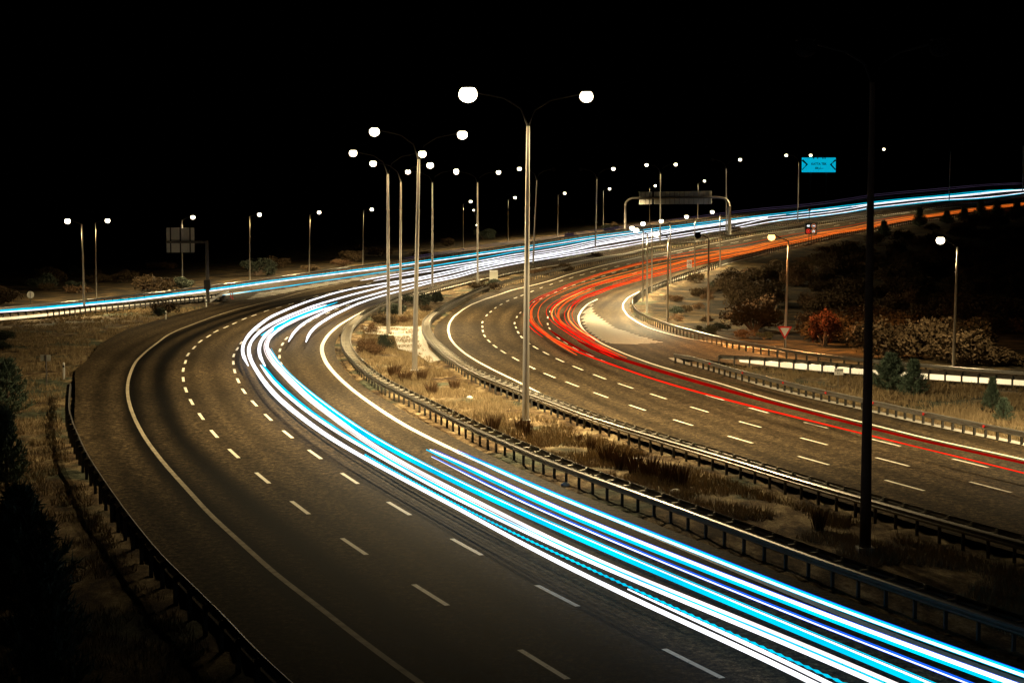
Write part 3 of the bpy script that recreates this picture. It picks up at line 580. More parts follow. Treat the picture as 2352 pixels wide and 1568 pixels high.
twin('lamp post just left of the cyan billboard', (1832,512), (1835,374), [(1862,357),(1806,357)], PW*.7, (1,.5))
twin('distant lamp post showing beside the top of the big dark pole', (1990,492), (2003,357), [(2030,343),(1976,345)], PW*.7, (1,0))
twin('unlit slim lamp post near the far right end of the upper road', (2180,464), (2183,348), [(2210,334),(2156,334)], PW, (0,0))
twin('unlit lamp post at the right border of the picture', (2349,445), (2350,335), [(2376,320),(2324,322)], PW, (0,0))
twin('huge dark unlit lamp post in the foreground at the right, seen across both carriageways', (1987,1258), (2004,190), [(1850,110),(2160,110)], PW, (0,0), r0=.2, paint='unlit_pole')
LG = 'single-arm lamp posts along the far slip road'; RG = 'single-arm lamp posts below the right carriageway'
single('lamp post at the far left with its arm pointing left, before the guard rail', (194,716), (188,515), (155,508), PW*1.0, group=LG, r0=.14)
single('lamp post behind the far left guard rail, arm to the right', (221,683), (219,512), (247,507), PW*.9, group=LG)
single('lamp post whose pole passes behind the panel of the grey road sign', (419,661), (418,505), (443,499), PW*1.0, group=LG)
single('lamp post beyond the slip road, first to the right of the grey road sign', (574,642), (573,497), (596,493), PW*1.0, group=LG)
single('lamp post beyond the slip road, second to the right of the grey road sign', (710,624), (712,493), (733,488), PW*1.0, group=LG)
single('lamp post beyond the slip road just left of the group of tall twin-arm posts', (833,607), (835,485), (854,481), PW*1.0, group=LG)
single('lamp post beyond the far road, just left of the sixth twin-arm post', (1064,570), (1064,469), (1081,463), PW*1.0, group=LG)
single('small lamp post beyond the far road, just left of the tallest middle post', (1167,553), (1167,459), (1183,454), PW*1.0, group=LG)
single('small lamp post beyond the far road, first to the right of the tallest middle post', (1281,540), (1282,448), (1297,444), PW*1.0, group=LG)
single('small lamp post beyond the far road, next to the left leg of the sign gantry', (1386,529), (1386,438), (1400,434), PW*1.0, group=LG)
single('small lamp post showing above and below the left part of the gantry panels', (1492,513), (1492,431), (1505,427), PW*1.0, group=LG)
single('small lamp post showing behind the right end of the gantry panels', (1603,502), (1603,422), (1618,416), PW*1.0, group=LG)
single('lamp post with an unlit lantern beside the right slip road bend', (1626,762), (1628,547), (1603,541), PW*.9, .0, RG, .13)
single('lit lamp post close left of the unlit one at the slip road bend', (1533,739), (1535,544), (1507,538), PW*1.2, 1, RG, .13)
single('nearest of the three close-set lamp posts inside the slip road bend', (1486,716), (1487,537), (1461,529), PW*1.1, 1, RG, .13)
single('leftmost of the close-set lamp posts at the tip of the slip road bend', (1476,690), (1477,528), (1452,524), PW*.9, 1, RG, .12)
single('lamp post right of the close-set pair at the slip road bend', (1497,671), (1498,519), (1477,514), PW*1.1, 1, RG, .12)
single('lamp post behind the slip road rail left of the white curve sign', (1540,652), (1540,512), (1519,508), PW*.9, 1, RG, .12)
single('lamp post just right of the white curve sign', (1596,631), (1596,502), (1577,498), PW*.9, 1, RG, .12)
single('lamp post farthest along the right carriageway rail, before the speed sign', (1654,613), (1654,492), (1636,487), PW*.9, 1, RG, .12)
single('lamp post with an orange lantern rising behind the yield sign', (1803,795), (1811,553), (1772,545), PW*.9, 1, RG, .12, (1,.45,.14))
single('lamp post on the dark hillside at the right with a brilliant lantern', (2190,838), (2199,567), (2160,552), PW*.35, 1, RG, .13)
def far_lamp(label, px, Y, size=.35):
    rx, t = ray(*px); x, z = rx*Y, H+Y*t; g0 = gz(x, Y); root = empty('street_lamp', (x, Y, g0)); tag(root, label, 'street lamp')
    m = MB(); m.tube([(.3,0,-.2),(.3,0,z-g0)], [.09,.05], 6); m.build('pole', 'dark_steel', root)
    m = MB(); m.ellipsoid((0,0,z-g0), (size,size,size*.8)); m.build('lamp_bowl', 'lamp_lens', root, True)
def off_frame(label, x, y, hh, dx, pw):
    z0 = gz(x, y); root = empty('street_lamp', (x, y, z0)); tag(root, label, 'street lamp')
    m = MB(); m.tube([(0,0,-.3),(0,0,hh-.6)], [.13,.07], 10); m.build('pole', 'pole_paint', root, True)
    m = MB(); m.tube([(0,0,hh-.65),(dx*.3,0,hh-.3),(dx,0,hh+.1)], [.05,.045,.04], 8); m.build('arm', 'arm_steel', root, True)
    head(root, (dx,0,hh), 1, 1, .8); add_light(dx, 0, hh, pw, None, root, cone=150)
off_frame('lamp post standing off to the right beside the wide right carriageway', 33, 84, 11, -2.5, PW*.8)
far_lamp('tiny distant lamp below and right of the lit lantern beside the sixth twin-arm post', (1088,483), 560)
far_lamp('tiny distant lamp shining beside the shaft of the sixth twin-arm post', (1095,517), 480, .25)

# ------------------------------------------------------------------ signs and gantry
def px_at(u, v, Y): rx, t = ray(u, v); return rx*Y, H+Y*t
def text(s, size, m, parent, loc, depth=.012, rx=math.pi/2, align='CENTER', sx=1):
    cu = bpy.data.curves.new('lettering', 'FONT'); cu.body = s; cu.size = size; cu.align_x = align; cu.align_y = 'CENTER'; cu.extrude = depth; cu.offset = size*.03
    o = link(bpy.data.objects.new('lettering', cu)); bpy.context.view_layer.update()
    me = bpy.data.meshes.new_from_object(o.evaluated_get(bpy.context.evaluated_depsgraph_get())); bpy.data.objects.remove(o)
    me.materials.clear(); me.materials.append(MAT[m]); o = link(bpy.data.objects.new('lettering', me), parent); o.location = loc; o.rotation_euler = (rx,0,0); o.scale = (sx,1,1); return o
def disc(m, c, r, y0=-.02, th=.02, k=24, ri=0):
    V = []; Fc = []
    for s in (0, 1):
        for j in range(k): q = 2*math.pi*j/k; V.append((c[0]+r*math.cos(q), c[1]-th*s, c[2]+r*math.sin(q)))
    if ri:
        for s in (0, 1):
            for j in range(k): q = 2*math.pi*j/k; V.append((c[0]+ri*math.cos(q), c[1]-th*s, c[2]+ri*math.sin(q)))
        for j in range(k):
            a = (j+1) % k; Fc += [(k+j, k+a, 3*k+a, 3*k+j), (j, a, k+a, k+j), (a, j, 2*k+j, 2*k+a)]
    else:
        Fc += [tuple(range(k, 2*k)), tuple(range(k))[::-1]]+[(j, (j+1)%k, k+(j+1)%k, k+j) for j in range(k)]
    m.add(V, Fc)
# gantry seen from behind
ax, ay = P(1675,538); bx, by = P(1436,524); za, zb = gz(ax, ay), gz(bx, by); root = empty('sign_gantry', (ax, ay, za)); tag(root, 'tubular sign gantry with rounded corners carrying grey panels seen from behind, spanning the far road', 'sign gantry')
dx, dy, dz = bx-ax, by-ay, zb-za
def gp(f, h): return (dx*f, dy*f, h)
hb = px_at(1651,453,ay)[1]-za
m = MB(); m.tube([(0,0,-.3),(0,0,hb*.45),(0,0,hb*.76)], [.5,.42,.36], 14); m.build('leg', 'pole_paint', root, True)  # paler paint stands in for lamplight on this leg; other leg and beam darker
m = MB(); m.tube([(dx,dy,dz-.3),(dx,dy,dz+(hb-dz)*.5),(dx,dy,hb*.8)], [.4,.32,.28], 12); m.build('leg', 'dark_steel', root, True)
arc = [gp(0,hb*.74),gp(.004,hb*.84),gp(.02,hb*.92),gp(.05,hb*.975),gp(.09,hb),gp(.14,hb+.02)]+[gp(f,hb+.02) for f in (.4,.7,.87)]+[gp(.93,hb-.05),gp(.965,hb*.95),gp(.99,hb*.88),gp(1,hb*.78)]
m = MB(); m.tube(arc, .27, 12); m.build('beam', 'dark_steel', root, True)
m = MB(); m.tube([gp(0,hb*.73),gp(0,hb*.76)], [.5,.5], 12); m.build('flange', 'galvanised', root)
def ribbed(root, f0, f1, z0, z1, nr, yoff):
    p0, p1 = Vector(gp(f0,0)), Vector(gp(f1,0)); u = (p1-p0); L_ = u.length; rz = math.atan2(u.y, u.x); c = (p0+p1)/2
    nrm = Vector((-math.sin(rz), math.cos(rz), 0));
    if nrm.y < 0: nrm = -nrm
    cc = c+nrm*yoff
    m = MB(); m.box((cc.x, cc.y, (z0+z1)/2), (L_,.06,z1-z0), rz)
    for i in range(7): zz = z0+(z1-z0)*(i+.5)/7; q = cc-nrm*.045; m.box((q.x, q.y, zz), (L_,.035,.05), rz)
    pn = m.build('sign_panel', 'sign_back', root)
    m = MB()
    for i in range(nr):
        q = p0+u*((i+.5)/nr)+nrm*(yoff-.11); m.box((q.x, q.y, (z0+z1)/2), (.09,.09,(z1-z0)*.98), rz)
    m.build('stiffener', 'galvanised', pn)
fr = lambda u: (1675-u)/(1675-1436.)
zt, zl = px_at(1550,440,(ay+by)/2)[1]-za, px_at(1550,469,(ay+by)/2)[1]-za
ribbed(root, fr(1633), fr(1502), zl, zt, 12, .55); ribbed(root, fr(1497), fr(1466), zl, zt, 3, .55)
# cantilever sign, left
bx, by = P(477,692); z0 = gz(bx, by); root = empty('road_sign', (bx, by, z0)); tag(root, 'grey road sign panel seen from behind on a dark cantilever arm at the left', 'road sign')
xa, zt = px_at(478,556,by); zt -= z0
m = MB(); m.tube([(0,0,-.2),(0,0,zt*.5),(0,0,zt+.15)], [.26,.22,.18], 12); m.build('post', 'dark_steel', root, True)
x1, _ = px_at(381,556,by); m = MB(); m.box(((x1-bx)/2,0,zt), (abs(x1-bx),.22,.3)); m.build('arm', 'dark_steel', root)
m = MB(); zc = px_at(480,654,by)[1]-z0; m.box((0,-.15,zc), (.75,.5,1.15)).box((0,-.15,zc+.6), (.85,.6,.06)); m.build('control_box', 'black', root)
xl, zh = px_at(381,523,by); xr, zw = px_at(446,580,by); xl -= bx; xr -= bx; zh -= z0; zw -= z0
m = MB(); m.box(((xl+xr)/2,.28,(zh+zw)/2), (xr-xl,.05,zh-zw))
for i in range(12): zz = zw+(zh-zw)*(i+.5)/12; m.box(((xl+xr)/2,.24,zz), (xr-xl-.02,.03,.04))
pn = m.build('sign_panel', 'sign_back', root)
m = MB()
for f in (.15,.5,.85): m.box((xl+(xr-xl)*f,.19,(zh+zw)/2), (.16,.06,zh-zw))
m.build('stiffener', 'black', pn)
# round sign back
bx, by = P(70,700); z0 = gz(bx, by); root = empty('round_sign', (bx, by, z0)); tag(root, 'small round sign seen from behind, beyond the guard rail at the left border', 'road sign')
zc = px_at(70,677,by)[1]-z0; r = 8/2352*36/60*by/36*60*0+8.3*by/F
m = MB(); m.tube([(0,0,-.2),(0,0,zc+r*.8)], .05, 8); m.build('post', 'galvanised', root)
m = MB(); disc(m, (0,.09,zc), r); m.build('sign_face', 'sign_back', root)
# rectangular sign back with plant, left verge
bx, by = P(107,882); z0 = gz(bx, by); root = empty('verge_sign', (bx, by, z0)); tag(root, 'small rectangular sign seen from behind on a thin post in the left verge', 'road sign')
zc = px_at(105,822,by)[1]-z0; s = by/F
m = MB(); m.tube([(0,0,-.2),(0,0,zc+8*s)], .045, 8); m.build('post', 'galvanised', root)
m = MB(); m.box((-.05,.07,zc), (23*s,.02,14*s)).box((-.05,.055,zc+3.5*s), (21*s,.015,.04)).box((-.05,.055,zc-3.5*s), (21*s,.015,.04)); m.build('sign_panel', 'sign_back', root)
# four-symbol sign
bx, by = P(1858,562); z0 = gz(bx, by); s = by/F; root = empty('speed_sign', (bx, by, z0)); tag(root, 'dark square sign with four round symbols and a 40 limit beside the far right carriageway', 'road sign')
zc = px_at(1862,525,by)[1]-z0; xc = px_at(1862.5,525,by)[0]-bx
for q in (0, 5.5*s): m = MB(); m.tube([(q,.1,-.3),(q,.1,zc-10*s if q else px_at(1857,480,by)[1]-z0)], .07, 8); m.build('post', 'dark_steel', root)
m = MB(); m.box((0,.05,px_at(1857,482,by)[1]-z0), (5.5*s,.4,7*s)).box((-1.5*s,-.2,px_at(1857,482,by)[1]-z0), (2*s,.2,2*s)); m.build('camera_box', 'sign_back', root)
m = MB(); m.box((xc,0,zc), (28*s,.1,27*s)); m.build('panel', 'navy', root)
m = MB()
for a in (-1,1): m.box((xc+a*13.6*s,-.07,zc), (.08,.05,27*s)); m.box((xc,-.07,zc+a*13.1*s), (27*s,.05,.08))
m.build('panel_frame', 'sign_back', root)
text('40', 6.8*s, 'led_white', root, (xc-6.2*s,-.08,zc+6*s))
m = MB(); disc(m, (xc+6.2*s,-.06,zc+6*s), 5.3*s, ri=4.2*s); m.build('symbol_ring', 'led_orange', root); text('100', 4.4*s, 'led_white', root, (xc+6.2*s,-.08,zc+6*s))
m = MB(); disc(m, (xc-6.2*s,-.06,zc-6*s), 5.3*s, ri=4.0*s); m.tube([(xc-9*s,-.09,zc-9*s),(xc-3.4*s,-.09,zc-3*s)], .07, 4); m.tube([(xc-9*s,-.09,zc-3*s),(xc-3.4*s,-.09,zc-9*s)], .07, 4); m.build('symbol_ring', 'led_red', root)
m = MB(); disc(m, (xc+6.2*s,-.06,zc-6*s), 5.3*s, ri=4.2*s); m.build('symbol_ring', 'led_orange', root)
m = MB(); m.tube([(xc+4.6*s,-.09,zc-8.6*s),(xc+4.6*s,-.09,zc-5*s),(xc+6.2*s,-.09,zc-3.6*s),(xc+7.8*s,-.09,zc-5*s),(xc+7.8*s,-.09,zc-8.6*s)], .07, 5); m.build('turn_symbol', 'led_white', root)
# white curve sign
bx, by = P(1583,634); z0 = gz(bx, by); s = by/F; root = empty('curve_sign', (bx, by, z0)); tag(root, 'white rectangular sign with a red ring beside the outer lane of the far bend', 'road sign')
zc = px_at(1583,606,by)[1]-z0; m = MB(); m.tube([(0,.1,-.3),(0,.1,zc)], .06, 8); m.build('post', 'galvanised', root)
m = MB(); m.box((0,0,zc), (11*s,.05,18*s)); m.build('sign_face', 'white_panel', root)
m = MB(); disc(m, (0,-.03,zc+2.5*s), 4.3*s, ri=3.3*s); m.build('symbol_ring', 'red', root)
m = MB(); m.tube([(-1.5*s,-.05,zc+.5*s),(-.5*s,-.05,zc+4*s),(1.8*s,-.05,zc+4.2*s),(1.5*s,-.05,zc+1*s)], .06, 5); m.box((0,-.04,zc-5.3*s), (7*s,.02,1.2*s)); m.build('symbol', 'ink', root)
# yield sign
bx, by = P(1802,799); z0 = gz(bx, by); s = by/F; root = empty('yield_sign', (bx, by, z0)); tag(root, 'triangular yield sign with red border and white centre beside the right slip road', 'yield sign')
zt = px_at(1801,749.5,by)[1]-z0; zl = px_at(1801,779,by)[1]-z0
def tri(m, k, y, th):
    c = (0, (zt*2+zl)/3); pts = [(-16.7*s,zt),(16.7*s,zt),(0,zl)]; V = []
    for q in (0, 1):
        for a, b in pts: V.append(((a-c[0])*k+c[0], y-th*q, (b-c[1])*k+c[1]))
    m.add(V, [(0,1,2),(5,4,3),(0,3,4,1),(1,4,5,2),(2,5,3,0)])
m = MB(); m.tube([(0,.08,-.3),(0,.08,zt-.1)], .045, 8); m.build('post', 'galvanised', root)
m = MB(); tri(m, 1, 0, .03); m.build('sign_face', 'red', root); m = MB(); tri(m, .66, -.034, .01); m.build('sign_centre', 'white_panel', root)
# kilometre plate
bx, by = P(1925,893); z0 = gz(bx, by); s = by/F; root = empty('kilometre_plate', (bx, by, z0)); tag(root, 'white number plate reading 0-20 04 on a thin post in the grass island', 'road sign')
zc = px_at(1926,853.5,by)[1]-z0; m = MB(); m.tube([(0,.05,-.2),(0,.05,zc)], .03, 8); m.build('post', 'galvanised', root)
m = MB(); m.box((.03,0,zc), (21*s,.02,14.5*s)); m.build('sign_face', 'white_panel', root)
text('0-20 04', 5.6*s, 'ink', root, (.03,-.014,zc+3.2*s), .004); text('0 1', 5.6*s, 'ink', root, (.03,-.014,zc-3.4*s), .004)
# billboard
Yb = 560; xc, zc = px_at(1880.5,379,Yb); s = Yb/F; z0 = gz(xc, Yb); root = empty('billboard', (xc, Yb, z0)); tag(root, 'cyan lit billboard with dark arrow shapes at both ends and lettering, above the far road', 'billboard')
zc -= z0; m = MB(); m.box((0,0,zc), (77*s,.4,33*s)); m.build('panel', 'billboard_face', root)
m = MB()
for a in (-1,1): m.tube([(a*38*s,-.25,zc+11*s),(a*27*s,-.25,zc+1*s),(a*38*s,-.25,zc-11*s)], [.35,.35,.2], 5)
for q in (-12,-3,9,14): m.box((q*s,-.25,zc+15.2*s), (3*s,.06,2.4*s))
m.build('arrow', 'ink', root)
text('KATTA TEK', 7.2*s, 'ink', root, (0,-.24,zc+2*s), .02, sx=.92)
text('300', 7*s, 'ink', root, (-5*s,-.24,zc-7.5*s), .02, sx=.8); m = MB(); m.tube([(0,-.25,zc-11*s),(4*s,-.25,zc-4.5*s)], .09, 4); m.tube([(3*s,-.25,zc-9*s),(6*s,-.25,zc-8*s),(11*s,-.25,zc-7.6*s)], .08, 4); m.build('pen_stroke', 'ink', root)
m = MB(); m.tube([(-18*s,.3,0),(-18*s,.3,zc-16*s)], .3, 8); m.build('leg', 'black', root); m = MB(); m.tube([(18*s,.3,0),(18*s,.3,zc-16*s)], .3, 8); m.build('leg', 'black', root)
# small roadside things
def delineator(px, vt, label):
    bx, by = P(*px); z0 = gz(bx, by); hh = px_at(px[0], vt, by)[1]-z0; root = empty('delineator_post', (bx, by, z0)); tag(root, label, 'marker post')
    m = MB(); m.box((0,0,hh/2-.1), (.12,.09,hh+.2)); m.add([(-.06,-.045,hh),(.06,-.045,hh),(.06,.045,hh),(-.06,.045,hh),(0,.045,hh+.08)], [(0,1,4),(1,2,4),(2,3,4),(3,0,4)]); m.build('post_body', 'white_panel', root)
    m = MB(); m.box((0,-.05,hh-.2), (.125,.02,.16)); m.build('band', 'black', root)
delineator((381,733), 715, 'white marker post beside the dark bush on the left verge'); delineator((474,702), 689, 'white marker post left of the guard rail nose')
delineator((147,866), 834, 'pale marker post just beyond the start of the near left guard rail')
for k, (u, v, vt) in enumerate([(530,684,670),(534.5,687,671)]):
    bx, by = P(u, v); hh = px_at(u, vt, by)[1]-g1(bx, by); root = empty('flexible_bollard', (bx, by, g1(bx, by))); tag(root, ['thin red bollard nearer the guard rail nose', 'thin red bollard standing right of its twin at the slip road nose'][k], 'bollard', 'red bollards at the slip road nose')
    m = MB(); m.tube([(0,0,0),(0,0,.06),(0,0,.08),(0,0,hh)], [.14,.14,.06,.05], 10); m.build('tube', 'red', root, True)
    m = MB(); m.tube([(0,0,hh*.7),(0,0,hh*.85)], .065, 10); m.build('band', 'white_panel', root, True)
bx, by = P(1134,644); z0 = gz(bx, by); s = by/F; root = empty('utility_cabinet', (bx, by, z0)); tag(root, 'bright white utility cabinet standing among the median bushes', 'cabinet')
m = MB(); m.box((0,0,.15), (20*s,.9,.4)); m.build('plinth', 'concrete', root); m = MB(); m.box((0,0,1.0), (19*s,.7,1.3)).box((0,0,1.67), (20*s,.8,.07)); m.build('cabinet_body', 'white_panel', root)
m = MB()
for q in (-1,1): m.box((q*4.6*s,-.36,1.0), (8.6*s,.025,1.15))
m.build('door', 'white_paint', root)
for k, (u, v, lb) in enumerate([(1079,910,'pale stone in the lit grass above the brown weeds'),(1299,1109,'pale stone in the median close behind the near guard rail'),(1552,1124,'pale stone in the dim grass below the long brown thicket'),(1461,1052,'small pale stone on the bright grass left of the long brown thicket'),(1100,643,'pale stone on the ground left of the white cabinet')]):
    bx, by = P(u, v); m = MB(); m.ellipsoid((0,0,0), (.20,.15,.13), 9, 6); V = [(a*(1+.3*noise.noise(Vector((a*9, b*9, c*9+k)))), b*(1+.3*noise.noise(Vector((b*9, c*9, a*9+k)))), c) for a, b, c in m.V]; m.V = V
    o = m.build('stone', 'white_panel', None, False); o.location = (bx, by, gz(bx, by)+.08); tag(o, lb, 'stone')
# guard rail nose
bx, by = P(514,692); z0 = g1(bx, by); s = by/F; root = empty('crash_cushion', (bx, by, z0)); tag(root, 'dark rounded crash cushion at the nose where the slip road joins', 'crash cushion')
m = MB(); m.ellipsoid((0,0,.2), (10*s,1.3,11*s), 16, 8, 0, 1); m.build('cushion_body', 'black', root, True)
m = MB(); c = resample([P(482,703), P(500,691), P(514,683), P(524,679)], .6); c[1:-1] = .25*c[:-2]+.5*c[1:-1]+.25*c[2:]; beam(m, c, .72, -1, 1.6); o = m.build('beam', 'white_panel', root); o.location = -root.location

# ------------------------------------------------------------------ plants
def leaf_quads(mb, c, r, n_, size, up=.3, flat=.8):
    d = np.random.normal(size=(n_,3)); d /= np.linalg.norm(d, axis=1)[:,None]; rr = np.random.rand(n_,1)**.45
    p = np.array(c)+d*rr*np.array([r, r, r*flat])
    for i in range(n_):
        a = np.random.normal(size=3); a[2] += up; a /= np.linalg.norm(a); b = np.cross(a, np.random.normal(size=3)); b /= np.linalg.norm(b)+1e-6
        s = size*(.6+.8*random.random()); q = p[i]
        mb.add([q-b*s*.5, q+a*s*.7, q+b*s*.5, q-a*s*.7], [(0,1,2,3)])
def shrub_proto(m, n_lobes=14, per=230, size=.055, h=1.0, seed=0):
    random.seed(seed); np.random.seed(seed); b = MB(); st = MB()
    for k in range(n_lobes):
        a = random.random()*6.28; d = .2+.55*random.random(); c = (math.cos(a)*d, math.sin(a)*d, h*(.25+.6*random.random()*(1-d*.5)))
        leaf_quads(b, c, .26+.16*random.random(), per, size)
        st.tube([(0,0,-.1),(c[0]*.4,c[1]*.4,c[2]*.5),c], [.03,.02,.008], 5)
    f = b.build('foliage', m); s_ = st.build('stem', 'bark'); r = f.data, s_.data; bpy.data.objects.remove(f); bpy.data.objects.remove(s_); return r
def pine_proto(hh=2.0, w_=.9, whorls=9, seed=1, needle=.16, dens=1.0):
    random.seed(seed); np.random.seed(seed); b = MB(); st = MB()
    st.tube([(0,0,-.2),(.02,0,hh*.5),(0,0,hh*.97)], [.07*hh/2,.045*hh/2,.01], 7)
    for k in range(whorls):
        f = k/(whorls-1); z = hh*(.08+.88*f); L_ = w_*(1-f*.82)*(.8+.4*random.random())
        for j in range(6):
            a = j*1.047+k*.5+random.random()*.5; e = (math.cos(a)*L_, math.sin(a)*L_, z+.28*L_+.1); st.tube([(0,0,z),(e[0]*.5,e[1]*.5,z+.08*L_),e], [.02,.014,.005], 4)
            for q in np.linspace(.25, 1, int(7*dens)+2):
                o = np.array([e[0]*q, e[1]*q, z+(e[2]-z)*q*q]); ax = np.array([math.cos(a)*.6, math.sin(a)*.6, .8])
                for _ in range(int(11*dens)):
                    dv = ax+np.random.normal(size=3)*.55; dv /= np.linalg.norm(dv); s_ = np.cross(dv, np.random.normal(size=3)); s_ /= np.linalg.norm(s_); l = needle*(.7+.7*random.random())
                    oo = o+np.random.normal(size=3)*.05; b.add([oo-s_*l*.10, oo+s_*l*.10, oo+dv*l], [(0,1,2)])
    for _ in range(60): dv = np.array([random.gauss(0,.25), random.gauss(0,.25), 1.0]); oo = np.array([0,0,hh*(.85+.12*random.random())]); b.add([oo+(-.012,0,0), oo+(.012,0,0), oo+dv*needle], [(0,1,2)])
    f = b.build('crown', 'pine_needles'); s2 = st.build('trunk', 'bark'); r = f.data, s2.data; bpy.data.objects.remove(f); bpy.data.objects.remove(s2); return r
def tuft_proto(seed, n_=150, hh=1.0, m='dry_stems', spread=.45):
    random.seed(seed); b = MB()
    for _ in range(n_):
        a = random.random()*6.28; d = spread*random.random()**.6; x, y = math.cos(a)*d*.5, math.sin(a)*d*.5; l = hh*(.5+.6*random.random()); q = random.random()*3.14; wd = .012
        ex, ey = x+math.cos(a)*d*l*.9, y+math.sin(a)*d*l*.9; dx_, dy_ = math.cos(q)*wd, math.sin(q)*wd
        b.add([(x-dx_,y-dy_,-.1),(x+dx_,y+dy_,-.1),((x+ex)/2+dx_,(y+ey)/2+dy_,l*.6),((x+ex)/2-dx_,(y+ey)/2-dy_,l*.6),(ex,ey,l)], [(0,1,2,3),(3,2,4)])
    o = b.build('tuft', m); me = o.data; bpy.data.objects.remove(o); return me
SH = {'dark': [shrub_proto('dark_leaves', seed=s) for s in (1,2,3)], 'olive': [shrub_proto('olive_leaves', seed=s) for s in (4,5)], 'rust': [shrub_proto('rust_leaves', 14, 230, .055, 1.2, s) for s in (6,)],
      'brown': [shrub_proto('dry_stems', 12, 180, .05, .9, s) for s in (8,9)]}
def plant(name, parts, xy, scale, label, cat, group=None, rz=None, names=('foliage','stem')):
    x, y = xy; root = empty(name, (x, y, gz(x, y)), random.random()*6.28 if rz is None else rz); root.scale = scale if isinstance(scale, tuple) else (scale,)*3
    tag(root, label, cat, group)
    for me, nm in zip(parts, names): link(bpy.data.objects.new(nm, me), root)
    return root
pn = ('crown','trunk')
PINE_A = pine_proto(2.0, 1.0, 9, 11); PINE_B = pine_proto(2.0, .75, 10, 12); PINE_C = pine_proto(2.0, 1.1, 8, 13, .2, 1.3)
def size_at(px, vtop, wpx, nat_h, nat_w):
    x, y = P(*px); k = (px_at(px[0], vtop, y)[1]-gz(x, y))/nat_h; return (x, y), (wpx*y/F/nat_w,)*2+(k,)
def pp(parts, px, vtop, wpx, label, nh=2.1, nw=2.0, name='pine_tree', cat='pine tree', group=None, names=pn):
    xy, sc = size_at(px, vtop, wpx, nh, nw); plant(name, parts, xy, sc, label, cat, group, None, names)
pp(PINE_A, (18,950), 828, 120, 'young pine at the left border, farthest of the row beside the sign seen from behind')
pp(PINE_B, (15,1110), 940, 140, 'young pine at the left border, middle of the row')
pp(PINE_C, (50,1400), 1130, 230, 'bushy dark pine in the lower left, nearest the three guard rail posts')
pp(PINE_A, (110,1640), 1290, 250, 'spreading dark pine filling the bottom left corner')
pp(PINE_C, (2045,895), 815, 90, 'rounded young pine on the grass island, left of a touching pair'); pp(PINE_B, (2098,905), 828, 95, 'rounded young pine on the grass island, right of a touching pair')
pp(PINE_B, (2278,935), 868, 60, 'small upright pine on the grass island near the right border'); pp(PINE_A, (2305,962), 915, 55, 'low pine seedling in front of the small upright pine')
for k, (u, v, t) in enumerate([(2030,545,508),(2112,520,478),(2252,500,462),(2290,500,460),(2335,500,458),(2175,512,485),(2215,505,478)]):
    pp(PINE_B, (u, v), t, 34, 'dark conifer poking up in front of the tail light trails on the far hillside', nw=1.5, group='conifers on the hillside below the far road')
sn = ('foliage','stem'); sh = lambda k, i: SH[k][i % len(SH[k])]
def bush(kind, i, px, vtop, wpx, label, group=None, name='bush', nh=1.15, nw=1.7): pp(sh(kind, i), px, vtop, wpx, label, nh, nw, name, 'bush', group, sn)
bush('rust', 0, (1890,792), 706, 84, 'rust-coloured bush behind the slip road rail, right of the yield sign')
bush('dark', 0, (378,722), 682, 60, 'dark bush in front of the far left guard rail'); bush('olive', 0, (366,724), 700, 34, 'small greyish bush at the foot of the dark one by the far left guard rail')
bush('dark', 1, (2300,832), 788, 150, 'wide dark bush below the hillside lamp at the right'); bush('dark', 2, (2205,836), 800, 60, 'dark bush at the foot of the hillside lamp post')
for i, (u, v, t, w_, kd, lb) in enumerate([
  (1115,668,640,70,'dark','dark rounded bush beneath the white cabinet in the median'),(1137,655,636,40,'olive','grey-green bush hiding the foot of the white cabinet'),
  (905,722,690,70,'olive','large grey-green bush at the foot of the second twin-arm post'),(955,700,668,60,'olive','grey-green bush against the far median rail, left of the fifth twin-arm post'),
  (1000,692,664,50,'olive','grey-green bush at the foot of the fifth twin-arm post'),(885,745,712,60,'dark','very dark bush behind the concrete crossover'),
  (850,762,730,40,'brown','brown bush beside the inner guard rail bend'),(925,740,712,45,'brown','brown bush right of the very dark one behind the crossover'),
  (835,805,765,50,'brown','brown bush just inside the inner rail at the tightest bend'),(862,812,772,60,'brown','rust-brown bush in front of the concrete crossover'),
  (885,800,758,40,'olive','grey-green bush at the foot of the leftmost twin-arm post'),(975,712,694,30,'dark','small dark bush left of the inner rail bend of the right carriageway'),
  (1365,590,576,44,'dark','dark bush by the lamp post left of the sign gantry'),(1300,620,600,60,'dark','low dark bush along the far median, left of the gantry'),
  (1240,628,610,50,'brown','low brown bush in the far median behind the tallest post'),(1690,532,515,34,'dark','dark bush right of the gantry leg')]): bush(kd, i, (u,v), t, w_, lb)
TU = [tuft_proto(s) for s in (21,22,23)]; TG = [tuft_proto(s, 120, .7, 'straw', .6) for s in (31,32)]
def tufts(u, v, t, wpx, label, k=0, group='dry weeds in the median'):
    xy, sc = size_at((u,v), t, wpx, 1.05, .95); plant('dry_weed', [TU[k % 3]], xy, sc, label, 'weed', group, names=('stems',))
